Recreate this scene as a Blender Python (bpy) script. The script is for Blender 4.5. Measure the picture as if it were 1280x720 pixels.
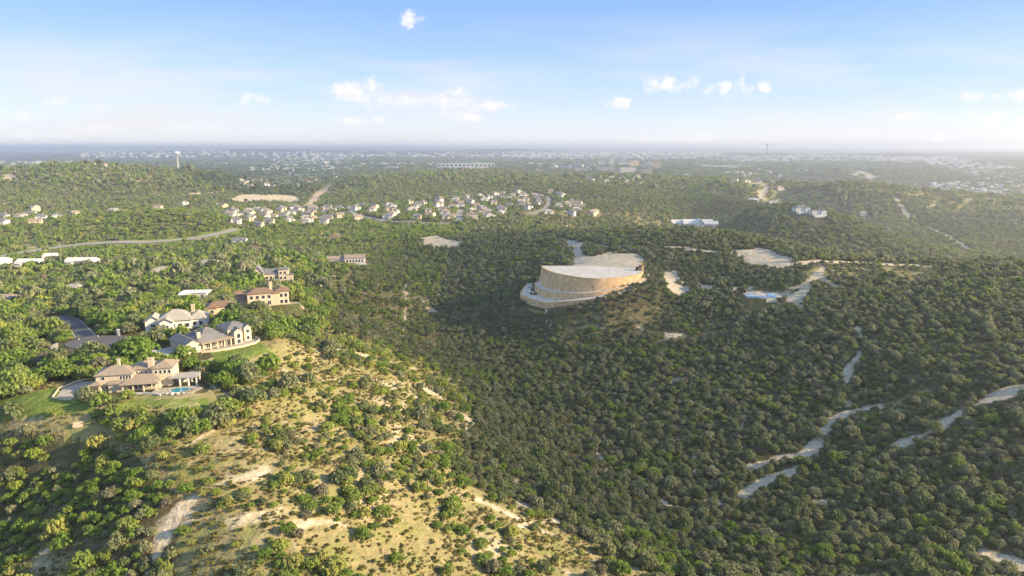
import bpy, bmesh, math, random
import numpy as np
from mathutils import Vector, Matrix

for o in list(bpy.data.objects): bpy.data.objects.remove(o)
SC = bpy.context.scene
COL = SC.collection
R = math.radians
rng = np.random.default_rng(7)
random.seed(7)

# ------------------------------------------------------------------ camera
CAMZ = 150.0
PITCH = math.atan(176.0/853.0)
FPX = 853.0
cd = bpy.data.cameras.new('camera'); cam = bpy.data.objects.new('camera', cd); COL.objects.link(cam)
cam.location = (0, 0, CAMZ); cam.rotation_euler = (math.pi/2 - PITCH, 0, 0)
cd.sensor_width = 36; cd.lens = 24; cd.clip_start = 1; cd.clip_end = 120000
SC.camera = cam
SC.view_settings.view_transform = 'Standard'; SC.view_settings.look = 'None'
SC.view_settings.exposure = 1.45; SC.view_settings.gamma = 1
SC.view_settings.use_white_balance = True; SC.view_settings.white_balance_temperature = 7100; SC.view_settings.white_balance_tint = 12
SC.cycles.use_denoising = True
SC.cycles.max_bounces = 5; SC.cycles.diffuse_bounces = 2; SC.cycles.glossy_bounces = 2
SC.cycles.transmission_bounces = 3; SC.cycles.volume_bounces = 2; SC.cycles.transparent_max_bounces = 6
SC.cycles.use_adaptive_sampling = True; SC.cycles.adaptive_threshold = 0.02
SC.cycles.sample_clamp_indirect = 4

# ------------------------------------------------------------------ sun and sky
SUN_EL = R(21.5)
SUN_AZ = R(99.0)          # clockwise from +Y (straight ahead): the sun stands to the right, a little behind
SUNV = Vector((math.sin(SUN_AZ)*math.cos(SUN_EL), math.cos(SUN_AZ)*math.cos(SUN_EL), math.sin(SUN_EL)))
sl = bpy.data.lights.new('sun', 'SUN'); sun = bpy.data.objects.new('sun', sl); COL.objects.link(sun)
sl.energy = 4.6; sl.angle = R(0.5); sl.color = (1.0, 0.82, 0.52)
sun.rotation_euler = SUNV.to_track_quat('Z', 'Y').to_euler()
sun.location = (300, 0, 500)

W = bpy.data.worlds.new('World'); SC.world = W; W.use_nodes = True
NT = W.node_tree; NT.nodes.clear()
def nn(nt, typ, **kw):
    n = nt.nodes.new(typ)
    for k, v in kw.items(): setattr(n, k, v)
    return n
def mth(nt, op, a, b=None, c=None, clamp=False):
    n = nt.nodes.new('ShaderNodeMath'); n.operation = op; n.use_clamp = clamp
    for i, v in enumerate((a, b, c)):
        if v is None: continue
        if isinstance(v, (int, float)): n.inputs[i].default_value = v
        else: nt.links.new(v, n.inputs[i])
    return n.outputs[0]
def mixc(nt, f, a, b):
    n = nt.nodes.new('ShaderNodeMix'); n.data_type = 'RGBA'
    for i, v in ((0, f), (6, a), (7, b)):
        if isinstance(v, (int, float)): n.inputs[i].default_value = v
        elif isinstance(v, (tuple, list)): n.inputs[i].default_value = (*v[:3], 1)
        else: nt.links.new(v, n.inputs[i])
    return n.outputs[2]
def smooth(nt, v, lo, hi):
    n = nt.nodes.new('ShaderNodeMapRange'); n.interpolation_type = 'SMOOTHSTEP'
    nt.links.new(v, n.inputs[0]); n.inputs[1].default_value = lo; n.inputs[2].default_value = hi
    return n.outputs[0]
sky = nn(NT, 'ShaderNodeTexSky', sky_type='NISHITA', sun_disc=False)
sky.sun_elevation = SUN_EL; sky.sun_rotation = SUN_AZ; sky.altitude = 350
sky.air_density = 1.0; sky.dust_density = 0.4; sky.ozone_density = 1.8
geo = nn(NT, 'ShaderNodeNewGeometry'); sep = nn(NT, 'ShaderNodeSeparateXYZ')
vneg = nn(NT, 'ShaderNodeTexCoord')
NT.links.new(vneg.outputs['Generated'], sep.inputs[0])
X, Y, Z = sep.outputs
Yc = mth(NT, 'MAXIMUM', mth(NT, 'ABSOLUTE', Y), 0.05)
tx = mth(NT, 'DIVIDE', X, Yc); tz = mth(NT, 'DIVIDE', Z, Yc)
cmb = nn(NT, 'ShaderNodeCombineXYZ'); NT.links.new(tx, cmb.inputs[0]); NT.links.new(tz, cmb.inputs[1])
nz = nn(NT, 'ShaderNodeTexNoise'); nz.inputs['Scale'].default_value = 44; nz.inputs['Detail'].default_value = 8; nz.inputs['Roughness'].default_value = 0.62
NT.links.new(cmb.outputs[0], nz.inputs['Vector'])
noise = mth(NT, 'SUBTRACT', nz.outputs[0], 0.5)
CL = [(837,104,30,11),(912,110,30,12),(956,109,11,7),(775,127,18,8),(575,146,28,7),(455,151,26,6),(447,118,34,18),(455,108,17,9),(500,127,60,9),
      (565,129,45,8),(575,114,12,8),(321,126,18,8),(73,127,17,9),(120,133,10,5),(22,146,16,6),(517,24,15,11),(1220,121,26,7),(1275,121,14,11),(1230,147,30,8),(1276,149,14,7),
      (1140,145,20,7),(115,161,40,7),(850,173,60,8),(1165,173,30,5),(610,133,36,8),(30,170,60,5),(240,160,30,5)]
acc = None
for (px, py, w, h) in CL:
    u = (px-640)/FPX; v = (360-py)/FPX
    yy = math.cos(PITCH)+v*math.sin(PITCH); t0 = (v*math.cos(PITCH)-math.sin(PITCH))/yy
    sx = FPX*yy/(w*1.25); sz = FPX*yy/(h*1.05)
    ex = mth(NT, 'MULTIPLY', mth(NT, 'SUBTRACT', tx, u/yy), sx)
    ez = mth(NT, 'MULTIPLY', mth(NT, 'SUBTRACT', tz, t0), sz)
    # flatter under-side than top
    d = mth(NT, 'ADD', mth(NT, 'MULTIPLY', ex, ex), mth(NT, 'MULTIPLY', ez, ez))
    m = mth(NT, 'SUBTRACT', 1.0, d)
    acc = m if acc is None else mth(NT, 'MAXIMUM', acc, m)
acc = mth(NT, 'ADD', acc, mth(NT, 'MULTIPLY', noise, 6.0))
cl = smooth(NT, acc, -0.05, 1.5)
map2 = nn(NT, 'ShaderNodeMapping'); map2.inputs['Scale'].default_value = (1.6, 9.0, 1); map2.inputs['Location'].default_value = (3.1, 1.7, 0)
NT.links.new(cmb.outputs[0], map2.inputs[0])
nz2 = nn(NT, 'ShaderNodeTexNoise'); nz2.inputs['Scale'].default_value = 1.6; nz2.inputs['Detail'].default_value = 5; nz2.inputs['Roughness'].default_value = 0.55
NT.links.new(map2.outputs[0], nz2.inputs['Vector'])
ci = smooth(NT, nz2.outputs[0], 0.40, 0.68)
lowf = smooth(NT, tz, 0.20, 0.05)
ci = mth(NT, 'MULTIPLY', ci, lowf)
front = smooth(NT, Y, 0.02, 0.2)
cl = mth(NT, 'MULTIPLY', mth(NT, 'MULTIPLY', cl, front), 0.9)
ci = mth(NT, 'MULTIPLY', ci, 0.85)
skc = sky.outputs[0]
rmp = nn(NT, 'ShaderNodeValToRGB'); el = rmp.color_ramp.elements
while len(el) < 5: el.new(.5)
for e_, (p_, c_) in zip(el, [(0, (.285,.315,.375)), (.035, (.238,.297,.41)), (.09, (.158,.250,.43)), (.19, (.082,.175,.41)), (.45, (.07,.15,.34))]):
    e_.position = p_; e_.color = (*c_, 1)
NT.links.new(Z, rmp.inputs[0])
rsc = nn(NT, 'ShaderNodeVectorMath', operation='SCALE'); rsc.inputs[3].default_value = 6.2; NT.links.new(rmp.outputs[0], rsc.inputs[0])
hz = mth(NT, 'MULTIPLY', smooth(NT, Z, 0.32, 0.18), 0.88)
skc = mixc(NT, hz, skc, rsc.outputs[0])
c1 = mixc(NT, ci, skc, (2.15, 2.25, 2.5))
c2 = mixc(NT, cl, c1, mixc(NT, smooth(NT, acc, .8, 3.0), (2.4, 2.5, 2.8), (2.8, 2.8, 3.05)))
bg = nn(NT, 'ShaderNodeBackground'); bg.inputs['Strength'].default_value = 0.15
wo = nn(NT, 'ShaderNodeOutputWorld')
NT.links.new(c2, bg.inputs[0]); NT.links.new(bg.outputs[0], wo.inputs[0])

# ------------------------------------------------------------------ pixel <-> world helpers
CP, SP = math.cos(PITCH), math.sin(PITCH)
def ray(px, py):
    u = (px-640)/FPX; v = (360-py)/FPX
    return Vector((u, CP+v*SP, v*CP-SP))
def ctl(px, py, h):
    d = ray(px, py); t = h/d.z
    return (d.x*t, d.y*t, h)
def proj(x, y, z):                      # world -> photo pixel, arrays, z absolute
    z = z-CAMZ
    f = y*CP - z*SP; up = y*SP + z*CP
    f = np.maximum(f, 1e-3)
    return 640+FPX*x/f, 360-FPX*up/f

# ------------------------------------------------------------------ terrain height field (h relative to camera)
P = [ctl(*p) for p in [
 # near left ridge and its flank
 (100,715,-95),(200,715,-93),(330,715,-89),(450,715,-94),(580,715,-103),(700,715,-110),(830,715,-118),
 (0,690,-99),(0,600,-95),(60,560,-87),(100,620,-88),(200,620,-84),(300,620,-83),(400,620,-87),(500,640,-95),(640,655,-107),
 (200,560,-79),(130,540,-82),(300,540,-80),(400,540,-85),(480,540,-91),(560,560,-100),(600,600,-108),
 (0,500,-80),(60,500,-79),(100,488,-75.5),(175,490,-75),(250,492,-76),(330,480,-78),(430,480,-87),(520,470,-99),(580,520,-108),
 (265,440,-74),(310,435,-75),(380,430,-82),(430,412,-93),(400,392,-92),(350,400,-83),
 (30,450,-82),(120,425,-78),(60,400,-81),(215,400,-77),(150,385,-82),(0,400,-88),
 (330,378,-80),(380,375,-86),(335,345,-84),(425,330,-88),(260,335,-93),(205,345,-90),(120,350,-96),(40,350,-100),
 # dark valley
 (480,420,-112),(520,400,-118),(460,380,-104),(470,350,-100),(540,360,-112),(560,440,-123),(620,500,-125),(660,560,-125),(680,600,-123),(760,640,-124),(850,680,-125),(950,715,-122),
 (700,520,-127),(780,560,-129),(880,620,-128),
 (560,330,-106),(600,330,-100),(600,400,-118),(640,430,-120),(650,380,-109),
 # right slope
 (720,420,-113),(800,410,-109),(850,420,-110),(760,470,-121),(860,480,-120),(950,500,-118),(960,440,-110),(1000,400,-97),(900,400,-104),
 (1100,450,-101),(1070,500,-112),(1000,560,-122),(1100,560,-117),(1200,540,-107),(1250,450,-92),(1270,500,-99),(1270,600,-112),(1200,650,-118),(1270,710,-120),(1100,690,-121),
 (1150,400,-90),(1250,380,-82),(1270,330,-74),(1180,340,-80),(1100,345,-84),(1050,360,-87),(1000,350,-85),
 # wall hill
 (735,400,-108),(670,385,-104),(800,375,-100),(700,345,-83.5),(740,338,-83),(790,340,-84),(740,318,-82),(800,315,-82),(845,345,-90),(700,300,-84),(650,292,-88),(600,300,-93),(560,300,-97),(530,300,-97),
 (950,320,-80),(900,330,-86),(900,300,-75),(850,287,-70),(890,287,-70),(800,290,-75),(750,285,-80),(940,295,-72),(1000,318,-77),(1050,325,-80),(1120,328,-80),
 # middle distance
 (640,277,-96),(560,285,-99),(500,290,-100),(400,300,-104),(480,305,-101),(330,318,-101),(250,310,-104),(100,325,-103),(0,325,-103),(0,305,-106),(100,303,-106),(200,302,-106),(250,295,-105),(300,290,-104),
 (190,264,-80),(110,266,-83),(260,266,-84),(60,275,-92),(0,290,-98),
 (400,270,-104),(450,262,-102),(520,268,-101),(600,262,-99),(680,262,-99),(720,262,-100),(600,245,-97),(500,250,-102),(680,243,-95),(340,262,-104),
 (350,250,-105),(350,235,-107),(300,240,-95),(220,240,-88),(150,240,-86),(60,240,-80),(0,250,-84),
 (150,208,-44),(100,213,-48),(230,210,-50),(30,222,-62),(0,217,-55),
 (480,232,-90),(520,216,-68),(600,216,-74),(560,230,-86),(430,225,-98),(660,225,-88),
 (790,228,-82),(740,232,-88),(850,250,-110),(800,262,-112),(900,245,-104),(870,225,-84),(930,228,-85),(950,240,-86),(760,262,-108),
 (980,236,-83),(1010,255,-88),(935,250,-86),(1060,268,-99),(1100,280,-109),(1150,295,-124),(1200,311,-142),(1010,265,-93),(1030,290,-118),(1100,305,-140),(960,285,-116),(1160,310,-148),
 (1060,223,-80),(1110,232,-92),(1170,243,-112),(1280,247,-122),(1230,246,-118),(1100,250,-122),(1200,270,-150),(1200,295,-160),(1270,290,-165),(1140,265,-140),
 (1030,225,-82),(1000,222,-82),
 # far
 (350,218,-112),(420,215,-110),(300,208,-108),(200,202,-108),(50,202,-108),(500,207,-112),(600,207,-100),(680,212,-106),(780,212,-100),(830,215,-108),(700,198,-112),
 (900,209,-110),(900,199,-112),(1000,208,-120),(1050,214,-128),(1100,222,-150),(1200,236,-178),(1280,243,-185),
 (1150,213,-150),(1080,200,-112),(1180,203,-112),(1280,222,-135),(1280,205,-110),(1240,212,-128),(1000,195,-108),(800,193,-108),
]]
# hidden ground and far ridges in world coordinates
P += [(-420,1150,-104),(-250,2600,-112),(-900,2400,-112),(-1500,2600,-112),(-2500,3000,-110),(-600,2100,-108),(100,2600,-112),(-100,2500,-112),(350,2400,-110),
      (330,640,-125),(330,760,-165),(420,760,-175),(260,1050,-150),(330,1150,-160),(120,1050,-130),(520,1250,-170),(620,1450,-180),(180,1250,-120),(650,1700,-165),(430,620,-130),(500,560,-110),(560,700,-160),(240,760,-125),(180,800,-125),(260,700,-105),(620,560,-110),
      (420,1250,-140),(500,1350,-150),(520,1500,-150),(700,1200,-165),(850,1900,-190),(1200,2100,-200),(1400,2500,-200),
      (-350,950,-102),(-600,950,-96),(-800,1000,-96),(-450,1050,-100),
      (300,200,-100),(330,330,-80),(420,420,-72),(-250,250,-90),(-300,350,-95),(-500,500,-100),
      (-200,100,-115),(-60,100,-96),(0,90,-98),(60,100,-110),(140,100,-124),(220,120,-112),(0,40,-98),(-100,40,-105),(100,40,-112),(-80,60,-98)]
for i in range(-8, 9):
    P.append((i*1400, 9000, -95 + 12*math.sin(i*1.7)))
    P.append((i*2200, 14000, -100 + 15*math.sin(i*2.1)))
    P.append((i*1000, 6000, -112 + 8*math.sin(i*2.9)))
    P.append((i*5000, 38000, -60))
P += [(-9500,9000,-52),(-7500,9500,-70),(-3600,9500,-42),(-3350,9300,-38),(-2500,9500,-60),(-1000,9600,-50),(600,9800,-48),(-1900,9800,-55),(-200,9400,-52),
      (3200,8600,-70),(5000,9000,-55),(8000,9500,-50)]
P += [(i*2500, 19000, (5 if i < 0 else -38)+10*math.sin(i*1.3)) for i in range(-7, 8)]
P = np.array(P)
def toc(x, y):
    r = np.hypot(x, y); return np.arctan2(x, y), np.log(np.maximum(r, 1.0))
pa, ps = toc(P[:,0], P[:,1]); ph = P[:,2]
n = len(P)
dist = np.hypot(pa[:,None]-pa[None], ps[:,None]-ps[None])
A = np.zeros((n+3, n+3)); A[:n,:n] = dist - np.eye(n)*0.004
A[:n,n] = A[n,:n] = 1; A[:n,n+1] = A[n+1,:n] = pa; A[:n,n+2] = A[n+2,:n] = ps
wts = np.linalg.solve(A, np.r_[ph, 0, 0, 0])
AZ0, AZ1, NA = R(-62), R(62), 760
S0, S1, NS = math.log(26.0), math.log(60000.0), 900
ga = np.linspace(AZ0, AZ1, NA); gs = np.linspace(S0, S1, NS)
GA, GS = np.meshgrid(ga, gs)            # [NS, NA]
H = wts[n] + wts[n+1]*GA + wts[n+2]*GS
for i in range(n):
    H += wts[i]*np.hypot(GA-pa[i], GS-ps[i])
def blur(M, k, ax):
    ker = np.exp(-0.5*(np.arange(-3*k, 3*k+1)/k)**2); ker /= ker.sum()
    pad = [(0,0),(0,0)]; pad[ax] = (3*k, 3*k)
    Q = np.pad(M, pad, mode='edge'); out = np.zeros_like(M)
    for j, w in enumerate(ker):
        sl_ = [slice(None)]*2; sl_[ax] = slice(j, j+M.shape[ax]); out += w*Q[tuple(sl_)]
    return out
H = blur(blur(H, 3, 0), 3, 1)
GX = np.exp(GS)*np.sin(GA); GY = np.exp(GS)*np.cos(GA)
def vnoise(x, y, seed):                 # smooth value noise
    xi = np.floor(x).astype(np.int64); yi = np.floor(y).astype(np.int64)
    fx = x-xi; fy = y-yi; fx = fx*fx*(3-2*fx); fy = fy*fy*(3-2*fy)
    def hsh(a, b):
        v = (a*374761393 + b*668265263 + seed*1442695041) & 0xFFFFFFFF
        v = ((v ^ (v >> 13))*1274126177) & 0xFFFFFFFF
        return ((v ^ (v >> 16)) & 0xFFFF)/65535.0
    return (hsh(xi,yi)*(1-fx)+hsh(xi+1,yi)*fx)*(1-fy) + (hsh(xi,yi+1)*(1-fx)+hsh(xi+1,yi+1)*fx)*fy
def fbm(x, y, sc, seed, o=4):
    t = 0; a = 1; s = 0
    for k in range(o):
        t = t + a*vnoise(x/sc*2**k + 17.3*k, y/sc*2**k - 9.1*k, seed+k); s += a; a *= 0.5
    return t/s - 0.5
RR = np.exp(GS)
H += fbm(GX, GY, 210, 5, 3)*34*np.clip((RR-640)/500, 0, 1)*np.clip((3000-RR)/1500, 0, 1)
H += fbm(GX, GY, 45, 3)*4.0*np.clip((RR-60)/300, 0.25, 1)
H += fbm(GX, GY, 260, 11)*16.0*np.clip((RR-1100)/2500, 0, 1)
H += fbm(GX, GY, 1700, 21, 3)*88.0*np.clip((RR-4500)/6000, 0, 1)*np.clip((22000-RR)/6000, 0.2, 1)
H += fbm(GX, GY, 6.0, 31, 3)*0.7*np.clip((700-RR)/500, 0, 1)
H += CAMZ
def hgt(x, y):
    a, s = toc(np.asarray(x, float), np.asarray(y, float))
    u = np.clip((a-AZ0)/(AZ1-AZ0)*(NA-1), 0, NA-1.001); v = np.clip((s-S0)/(S1-S0)*(NS-1), 0, NS-1.001)
    i = u.astype(int); j = v.astype(int); fu = u-i; fv = v-j
    return (H[j,i]*(1-fu)+H[j,i+1]*fu)*(1-fv) + (H[j+1,i]*(1-fu)+H[j+1,i+1]*fu)*fv
def hit(px, py, dz=0.0):                # where the photo's pixel ray meets the terrain
    d = ray(px, py); d = d/math.hypot(d.x, d.y)
    t = np.exp(np.linspace(math.log(60), math.log(50000), 6000))
    g = CAMZ + d.z*t - (hgt(d.x*t, d.y*t)+dz)
    k = np.argmax(g < 0)
    if not (g < 0).any(): k = len(t)-1
    tt = t[k] if k == 0 else t[k-1] + (t[k]-t[k-1])*g[k-1]/(g[k-1]-g[k])
    return d.x*tt, d.y*tt
def flat(x, y, r, z=None, edge=0.5, rx=None, ang=0.0):
    """level the terrain round a site"""
    global H
    if z is None: z = float(hgt(x, y))
    rx = rx or r
    dx = GX-x; dy = GY-y; c, s = math.cos(ang), math.sin(ang)
    q = np.hypot((dx*c+dy*s)/rx, (-dx*s+dy*c)/r)
    w = np.clip((1+edge-q)/edge, 0, 1); w = w*w*(3-2*w)
    H = H*(1-w)+z*w
    return z
# ------------------------------------------------------------------ materials
def mat(name, rough=0.8, spec=0.2):
    m = bpy.data.materials.new(name); m.use_nodes = True
    b = m.node_tree.nodes['Principled BSDF']
    b.inputs['Roughness'].default_value = rough; b.inputs['Specular IOR Level'].default_value = spec
    return m, m.node_tree, b
def noisy(name, c1, c2, scale, rough=0.85, spec=0.2, bump=0.0, detail=4, vary=0.0, coords='Object', stretch=None, metallic=0.0):
    m, nt, b = mat(name, rough, spec)
    tc = nt.nodes.new('ShaderNodeTexCoord'); v = tc.outputs[coords]
    if stretch:
        mp = nt.nodes.new('ShaderNodeMapping'); mp.inputs['Scale'].default_value = stretch; nt.links.new(v, mp.inputs[0]); v = mp.outputs[0]
    n = nt.nodes.new('ShaderNodeTexNoise'); n.inputs['Scale'].default_value = scale; n.inputs['Detail'].default_value = detail
    nt.links.new(v, n.inputs['Vector'])
    f = smooth(nt, n.outputs[0], 0.35, 0.65)
    c = mixc(nt, f, c1, c2)
    if vary:
        oi = nt.nodes.new('ShaderNodeObjectInfo')
        hs = nt.nodes.new('ShaderNodeHueSaturation'); nt.links.new(c, hs.inputs['Color'])
        nt.links.new(mth(nt, 'ADD', mth(nt, 'MULTIPLY', oi.outputs['Random'], vary), 1-vary/2), hs.inputs['Value']); c = hs.outputs[0]
    nt.links.new(c, b.inputs['Base Color']); b.inputs['Metallic'].default_value = metallic
    if bump:
        bp = nt.nodes.new('ShaderNodeBump'); bp.inputs['Strength'].default_value = bump; bp.inputs['Distance'].default_value = 0.1
        nt.links.new(n.outputs[0], bp.inputs['Height']); nt.links.new(bp.outputs[0], b.inputs['Normal'])
    return m
def leafmat(name, cols, trans=0.35):
    m, nt, b = mat(name, 0.7, 0.12)
    oi = nt.nodes.new('ShaderNodeObjectInfo')
    cr = nt.nodes.new('ShaderNodeValToRGB'); cr.color_ramp.interpolation = 'LINEAR'
    el = cr.color_ramp.elements
    while len(el) < len(cols): el.new(0.5)
    for i, c in enumerate(cols):
        el[i].position = i/(len(cols)-1); el[i].color = (*c, 1)
    nt.links.new(oi.outputs['Random'], cr.inputs[0])
    tc = nt.nodes.new('ShaderNodeTexCoord'); n = nt.nodes.new('ShaderNodeTexNoise'); n.inputs['Scale'].default_value = 2.6; n.inputs['Detail'].default_value = 1
    nt.links.new(tc.outputs['Object'], n.inputs['Vector'])
    hs = nt.nodes.new('ShaderNodeHueSaturation'); nt.links.new(cr.outputs[0], hs.inputs['Color'])
    nt.links.new(mth(nt, 'ADD', mth(nt, 'MULTIPLY', n.outputs[0], 1.3), 0.35), hs.inputs['Value'])
    nt.links.new(mth(nt, 'ADD', mth(nt, 'MULTIPLY', n.outputs[0], 0.03), 0.485), hs.inputs['Hue'])
    nt.links.new(hs.outputs[0], b.inputs['Base Color'])
    tr = nt.nodes.new('ShaderNodeBsdfTranslucent'); nt.links.new(hs.outputs[0], tr.inputs[0])
    mx = nt.nodes.new('ShaderNodeMixShader'); mx.inputs[0].default_value = trans
    nt.links.new(b.outputs[0], mx.inputs[1]); nt.links.new(tr.outputs[0], mx.inputs[2])
    nt.links.new(mx.outputs[0], nt.nodes['Material Output'].inputs['Surface'])
    return m
M = {}
M['juniper'] = leafmat('juniper_foliage', [(.11,.15,.065),(.17,.21,.09),(.225,.245,.12),(.29,.295,.175),(.135,.185,.07)], .42)
M['oak'] = leafmat('oak_foliage', [(.135,.225,.045),(.20,.29,.06),(.26,.31,.085),(.165,.26,.05)], .45)
M['yellow'] = leafmat('bright_foliage', [(.27,.35,.06),(.35,.39,.09),(.37,.36,.12),(.25,.34,.05)], .45)
M['grey'] = leafmat('grey_foliage', [(.20,.195,.13),(.25,.23,.15),(.17,.17,.11)], .42)
M['bark'] = noisy('bark', (.10,.08,.06), (.16,.13,.10), 6, bump=.3)
M['pale_bark'] = noisy('pale_bark', (.2,.17,.14), (.3,.27,.22), 6)

M['asphalt'] = noisy('asphalt', (.075,.075,.078), (.11,.108,.11), 1.5, bump=.1)
M['pale_asphalt'] = noisy('worn_asphalt', (.20,.19,.175), (.27,.255,.235), .4)
M['dirt'] = noisy('graded_dirt', (.36,.27,.19), (.46,.38,.29), .08, coords='Generated')
M['kerb'] = noisy('kerb_concrete', (.42,.40,.36), (.5,.48,.44), 2)
M['road_paint'] = noisy('road_paint', (.62,.60,.52), (.72,.70,.62), 3)
# ------------------------------------------------------------------ image regions
def inpoly(px, py, poly):
    r = np.zeros(px.shape, bool); j = len(poly)-1
    for i in range(len(poly)):
        xi, yi = poly[i]; xj, yj = poly[j]
        c = ((yi > py) != (yj > py)) & (px < (xj-xi)*(py-yi)/((yj-yi) or 1e-9)+xi)
        r ^= c; j = i
    return r
def line(pts, n=None):
    return [hit(*p) for p in pts]
def dseg(x, y, pl):
    d = np.full(x.shape, 1e9)
    for (ax, ay), (bx, by) in zip(pl[:-1], pl[1:]):
        dx, dy = bx-ax, by-ay; L = dx*dx+dy*dy or 1e-9
        t = np.clip(((x-ax)*dx+(y-ay)*dy)/L, 0, 1)
        d = np.minimum(d, np.hypot(x-ax-t*dx, y-ay-t*dy))
    return d
def catmull(pl, step):
    out = []
    p = [pl[0]]+list(pl)+[pl[-1]]
    for i in range(1, len(p)-2):
        a, b, c, d = (np.array(q, float) for q in p[i-1:i+3])
        k = max(2, int(np.hypot(*(c-b)[:2])/step))
        for t in np.arange(k)/k:
            out.append(tuple(0.5*((2*b)+(-a+c)*t+(2*a-5*b+4*c-d)*t*t+(-a+3*b-3*c+d)*t**3)))
    out.append(tuple(pl[-1])); return out

# ------------------------------------------------------------------ the terraced retaining wall's site
zr = lambda h: h+CAMZ
TOP = catmull([(21,480),(23,466),(31,449),(49,433),(68,434),(84,446),(90,460)], 2.0)
TP = np.array(TOP); tl = np.r_[0, np.cumsum(np.hypot(*np.diff(TP, axis=0).T))]; tl /= tl[-1]
ln = lambda t, *v: np.interp(t, [0, .12, .35, .6, .85, 1], v)
PADZ = zr(-83)
W1 = lambda t: ln(t, 11.5, 12, 11, 7.2, 3.2, 1.8)
B1 = lambda t: ln(t, 4, 7, 7, 5, 3.0, 4.0)
W2 = lambda t: ln(t, 1, 4.5, 5, 2.0, 0.6, 0.5)
B2 = lambda t: ln(t, 6, 11, 10, 6, 3, 3.0)
W3 = lambda t: ln(t, 1, 3.8, 3.2, 0.5, 0.4, 0.4)
nrm = np.gradient(TP, axis=0); nrm = np.stack([nrm[:,1], -nrm[:,0]], -1); nrm /= np.linalg.norm(nrm, axis=1)[:,None]
if nrm[len(nrm)//2][1] > 0: nrm = -nrm
sel = (np.abs(GX-55) < 90) & (np.abs(GY-460) < 80)
sx_, sy_ = GX[sel], GY[sel]
dd = np.hypot(sx_[:,None]-TP[None,:,0], sy_[:,None]-TP[None,:,1]); k = dd.argmin(1); dm = dd[np.arange(len(k)), k]
sgn = ((sx_-TP[k,0])*nrm[k,0]+(sy_-TP[k,1])*nrm[k,1])
t_ = tl[k]; D = np.where(sgn > 0, dm, -dm)
inside = (sx_ > 20) & (sx_ < 92) & (sy_ < 492)
hh = H[sel].copy()
b1, b2 = B1(t_), B2(t_)
lev = np.where(D < b1-4.0, PADZ-W1(t_)-1.2, np.where(D < b1+b2-4.5, PADZ-W1(t_)-W2(t_)-1.2, PADZ-W1(t_)-W2(t_)-W3(t_)-0.8))
w = np.clip(1-(D-(b1+b2+1))/22, 0, 1); w = w*w*(3-2*w)
out = np.where(D > -3.5, hh*(1-w)+lev*w, hh)
wi = np.where((D <= -3.5) & inside, 1, 0)
out = np.where(wi > 0, PADZ-0.15, out)
behind = (D <= -3.5) | (sy_ > 470)
wb = np.clip(1-np.hypot(np.maximum(0, np.abs(sx_-55)-33)/8, np.maximum(0, sy_-488)/8), 0, 1)
out = np.where((sy_ > 470) & (D <= 0), hh*(1-wb)+(PADZ-0.15)*wb, out)
H[sel] = out

# ------------------------------------------------------------------ house sites (levelled ground)
SITES = {}
def site(name, px, py, r, rx=None, ang=0.0, edge=0.5, xy=None):
    x, y = xy or hit(px, py)
    z = flat(x, y, r, None, edge, rx, ang); SITES[name] = (x, y, z); return x, y, z
site('pool_house', 172, 483, 13, 27, R(12), 1.5)
site('terrace_house', 262, 438, 12, 20, R(50), 1.3)
site('hip_house', 222, 408, 11, 17, R(0))
site('stone_house', 335, 380, 9, 15, R(10))
site('gable_house', 338, 350, 9, 16, R(5))
site('long_house', 436, 328, 8, 19, R(8))
site('white_house', 868, 284, 12, 32, R(-3))
site('cul', 127, 428, 12, 17, R(0), 0.5)

# ------------------------------------------------------------------ roads, tracks, clearings
ROADS = {   # asphalt / concrete: name -> (pixels, width, material key)
 'highway': ([(-120,340),(-40,327),(40,314),(100,306),(160,303),(215,301),(250,297),(280,291),(296,287)], 11, 'pale_asphalt'),
 'street': ([(38,404),(52,399),(72,396),(90,403),(102,415),(112,424)], 6.5, 'asphalt'),
 'site_road': ([(384,258),(396,246),(408,236),(424,227),(436,221),(452,216)], 16, 'dirt'),
 'estate_road': ([(366,276),(400,272),(432,265),(450,270),(470,274),(500,277),(540,279),(572,277),(574,268),(576,262)], 8, 'pale_asphalt'),
 'hill_street': ([(658,268),(676,264),(684,257),(686,250),(678,245),(668,241)], 8, 'pale_asphalt'),
 'ridge_street': ([(951,249),(953,242),(958,236),(952,231),(935,229)], 11, 'pale_asphalt'),
 'access_road': ([(520,281),(560,279),(590,277),(620,274)], 6, 'pale_asphalt'),
}
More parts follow.
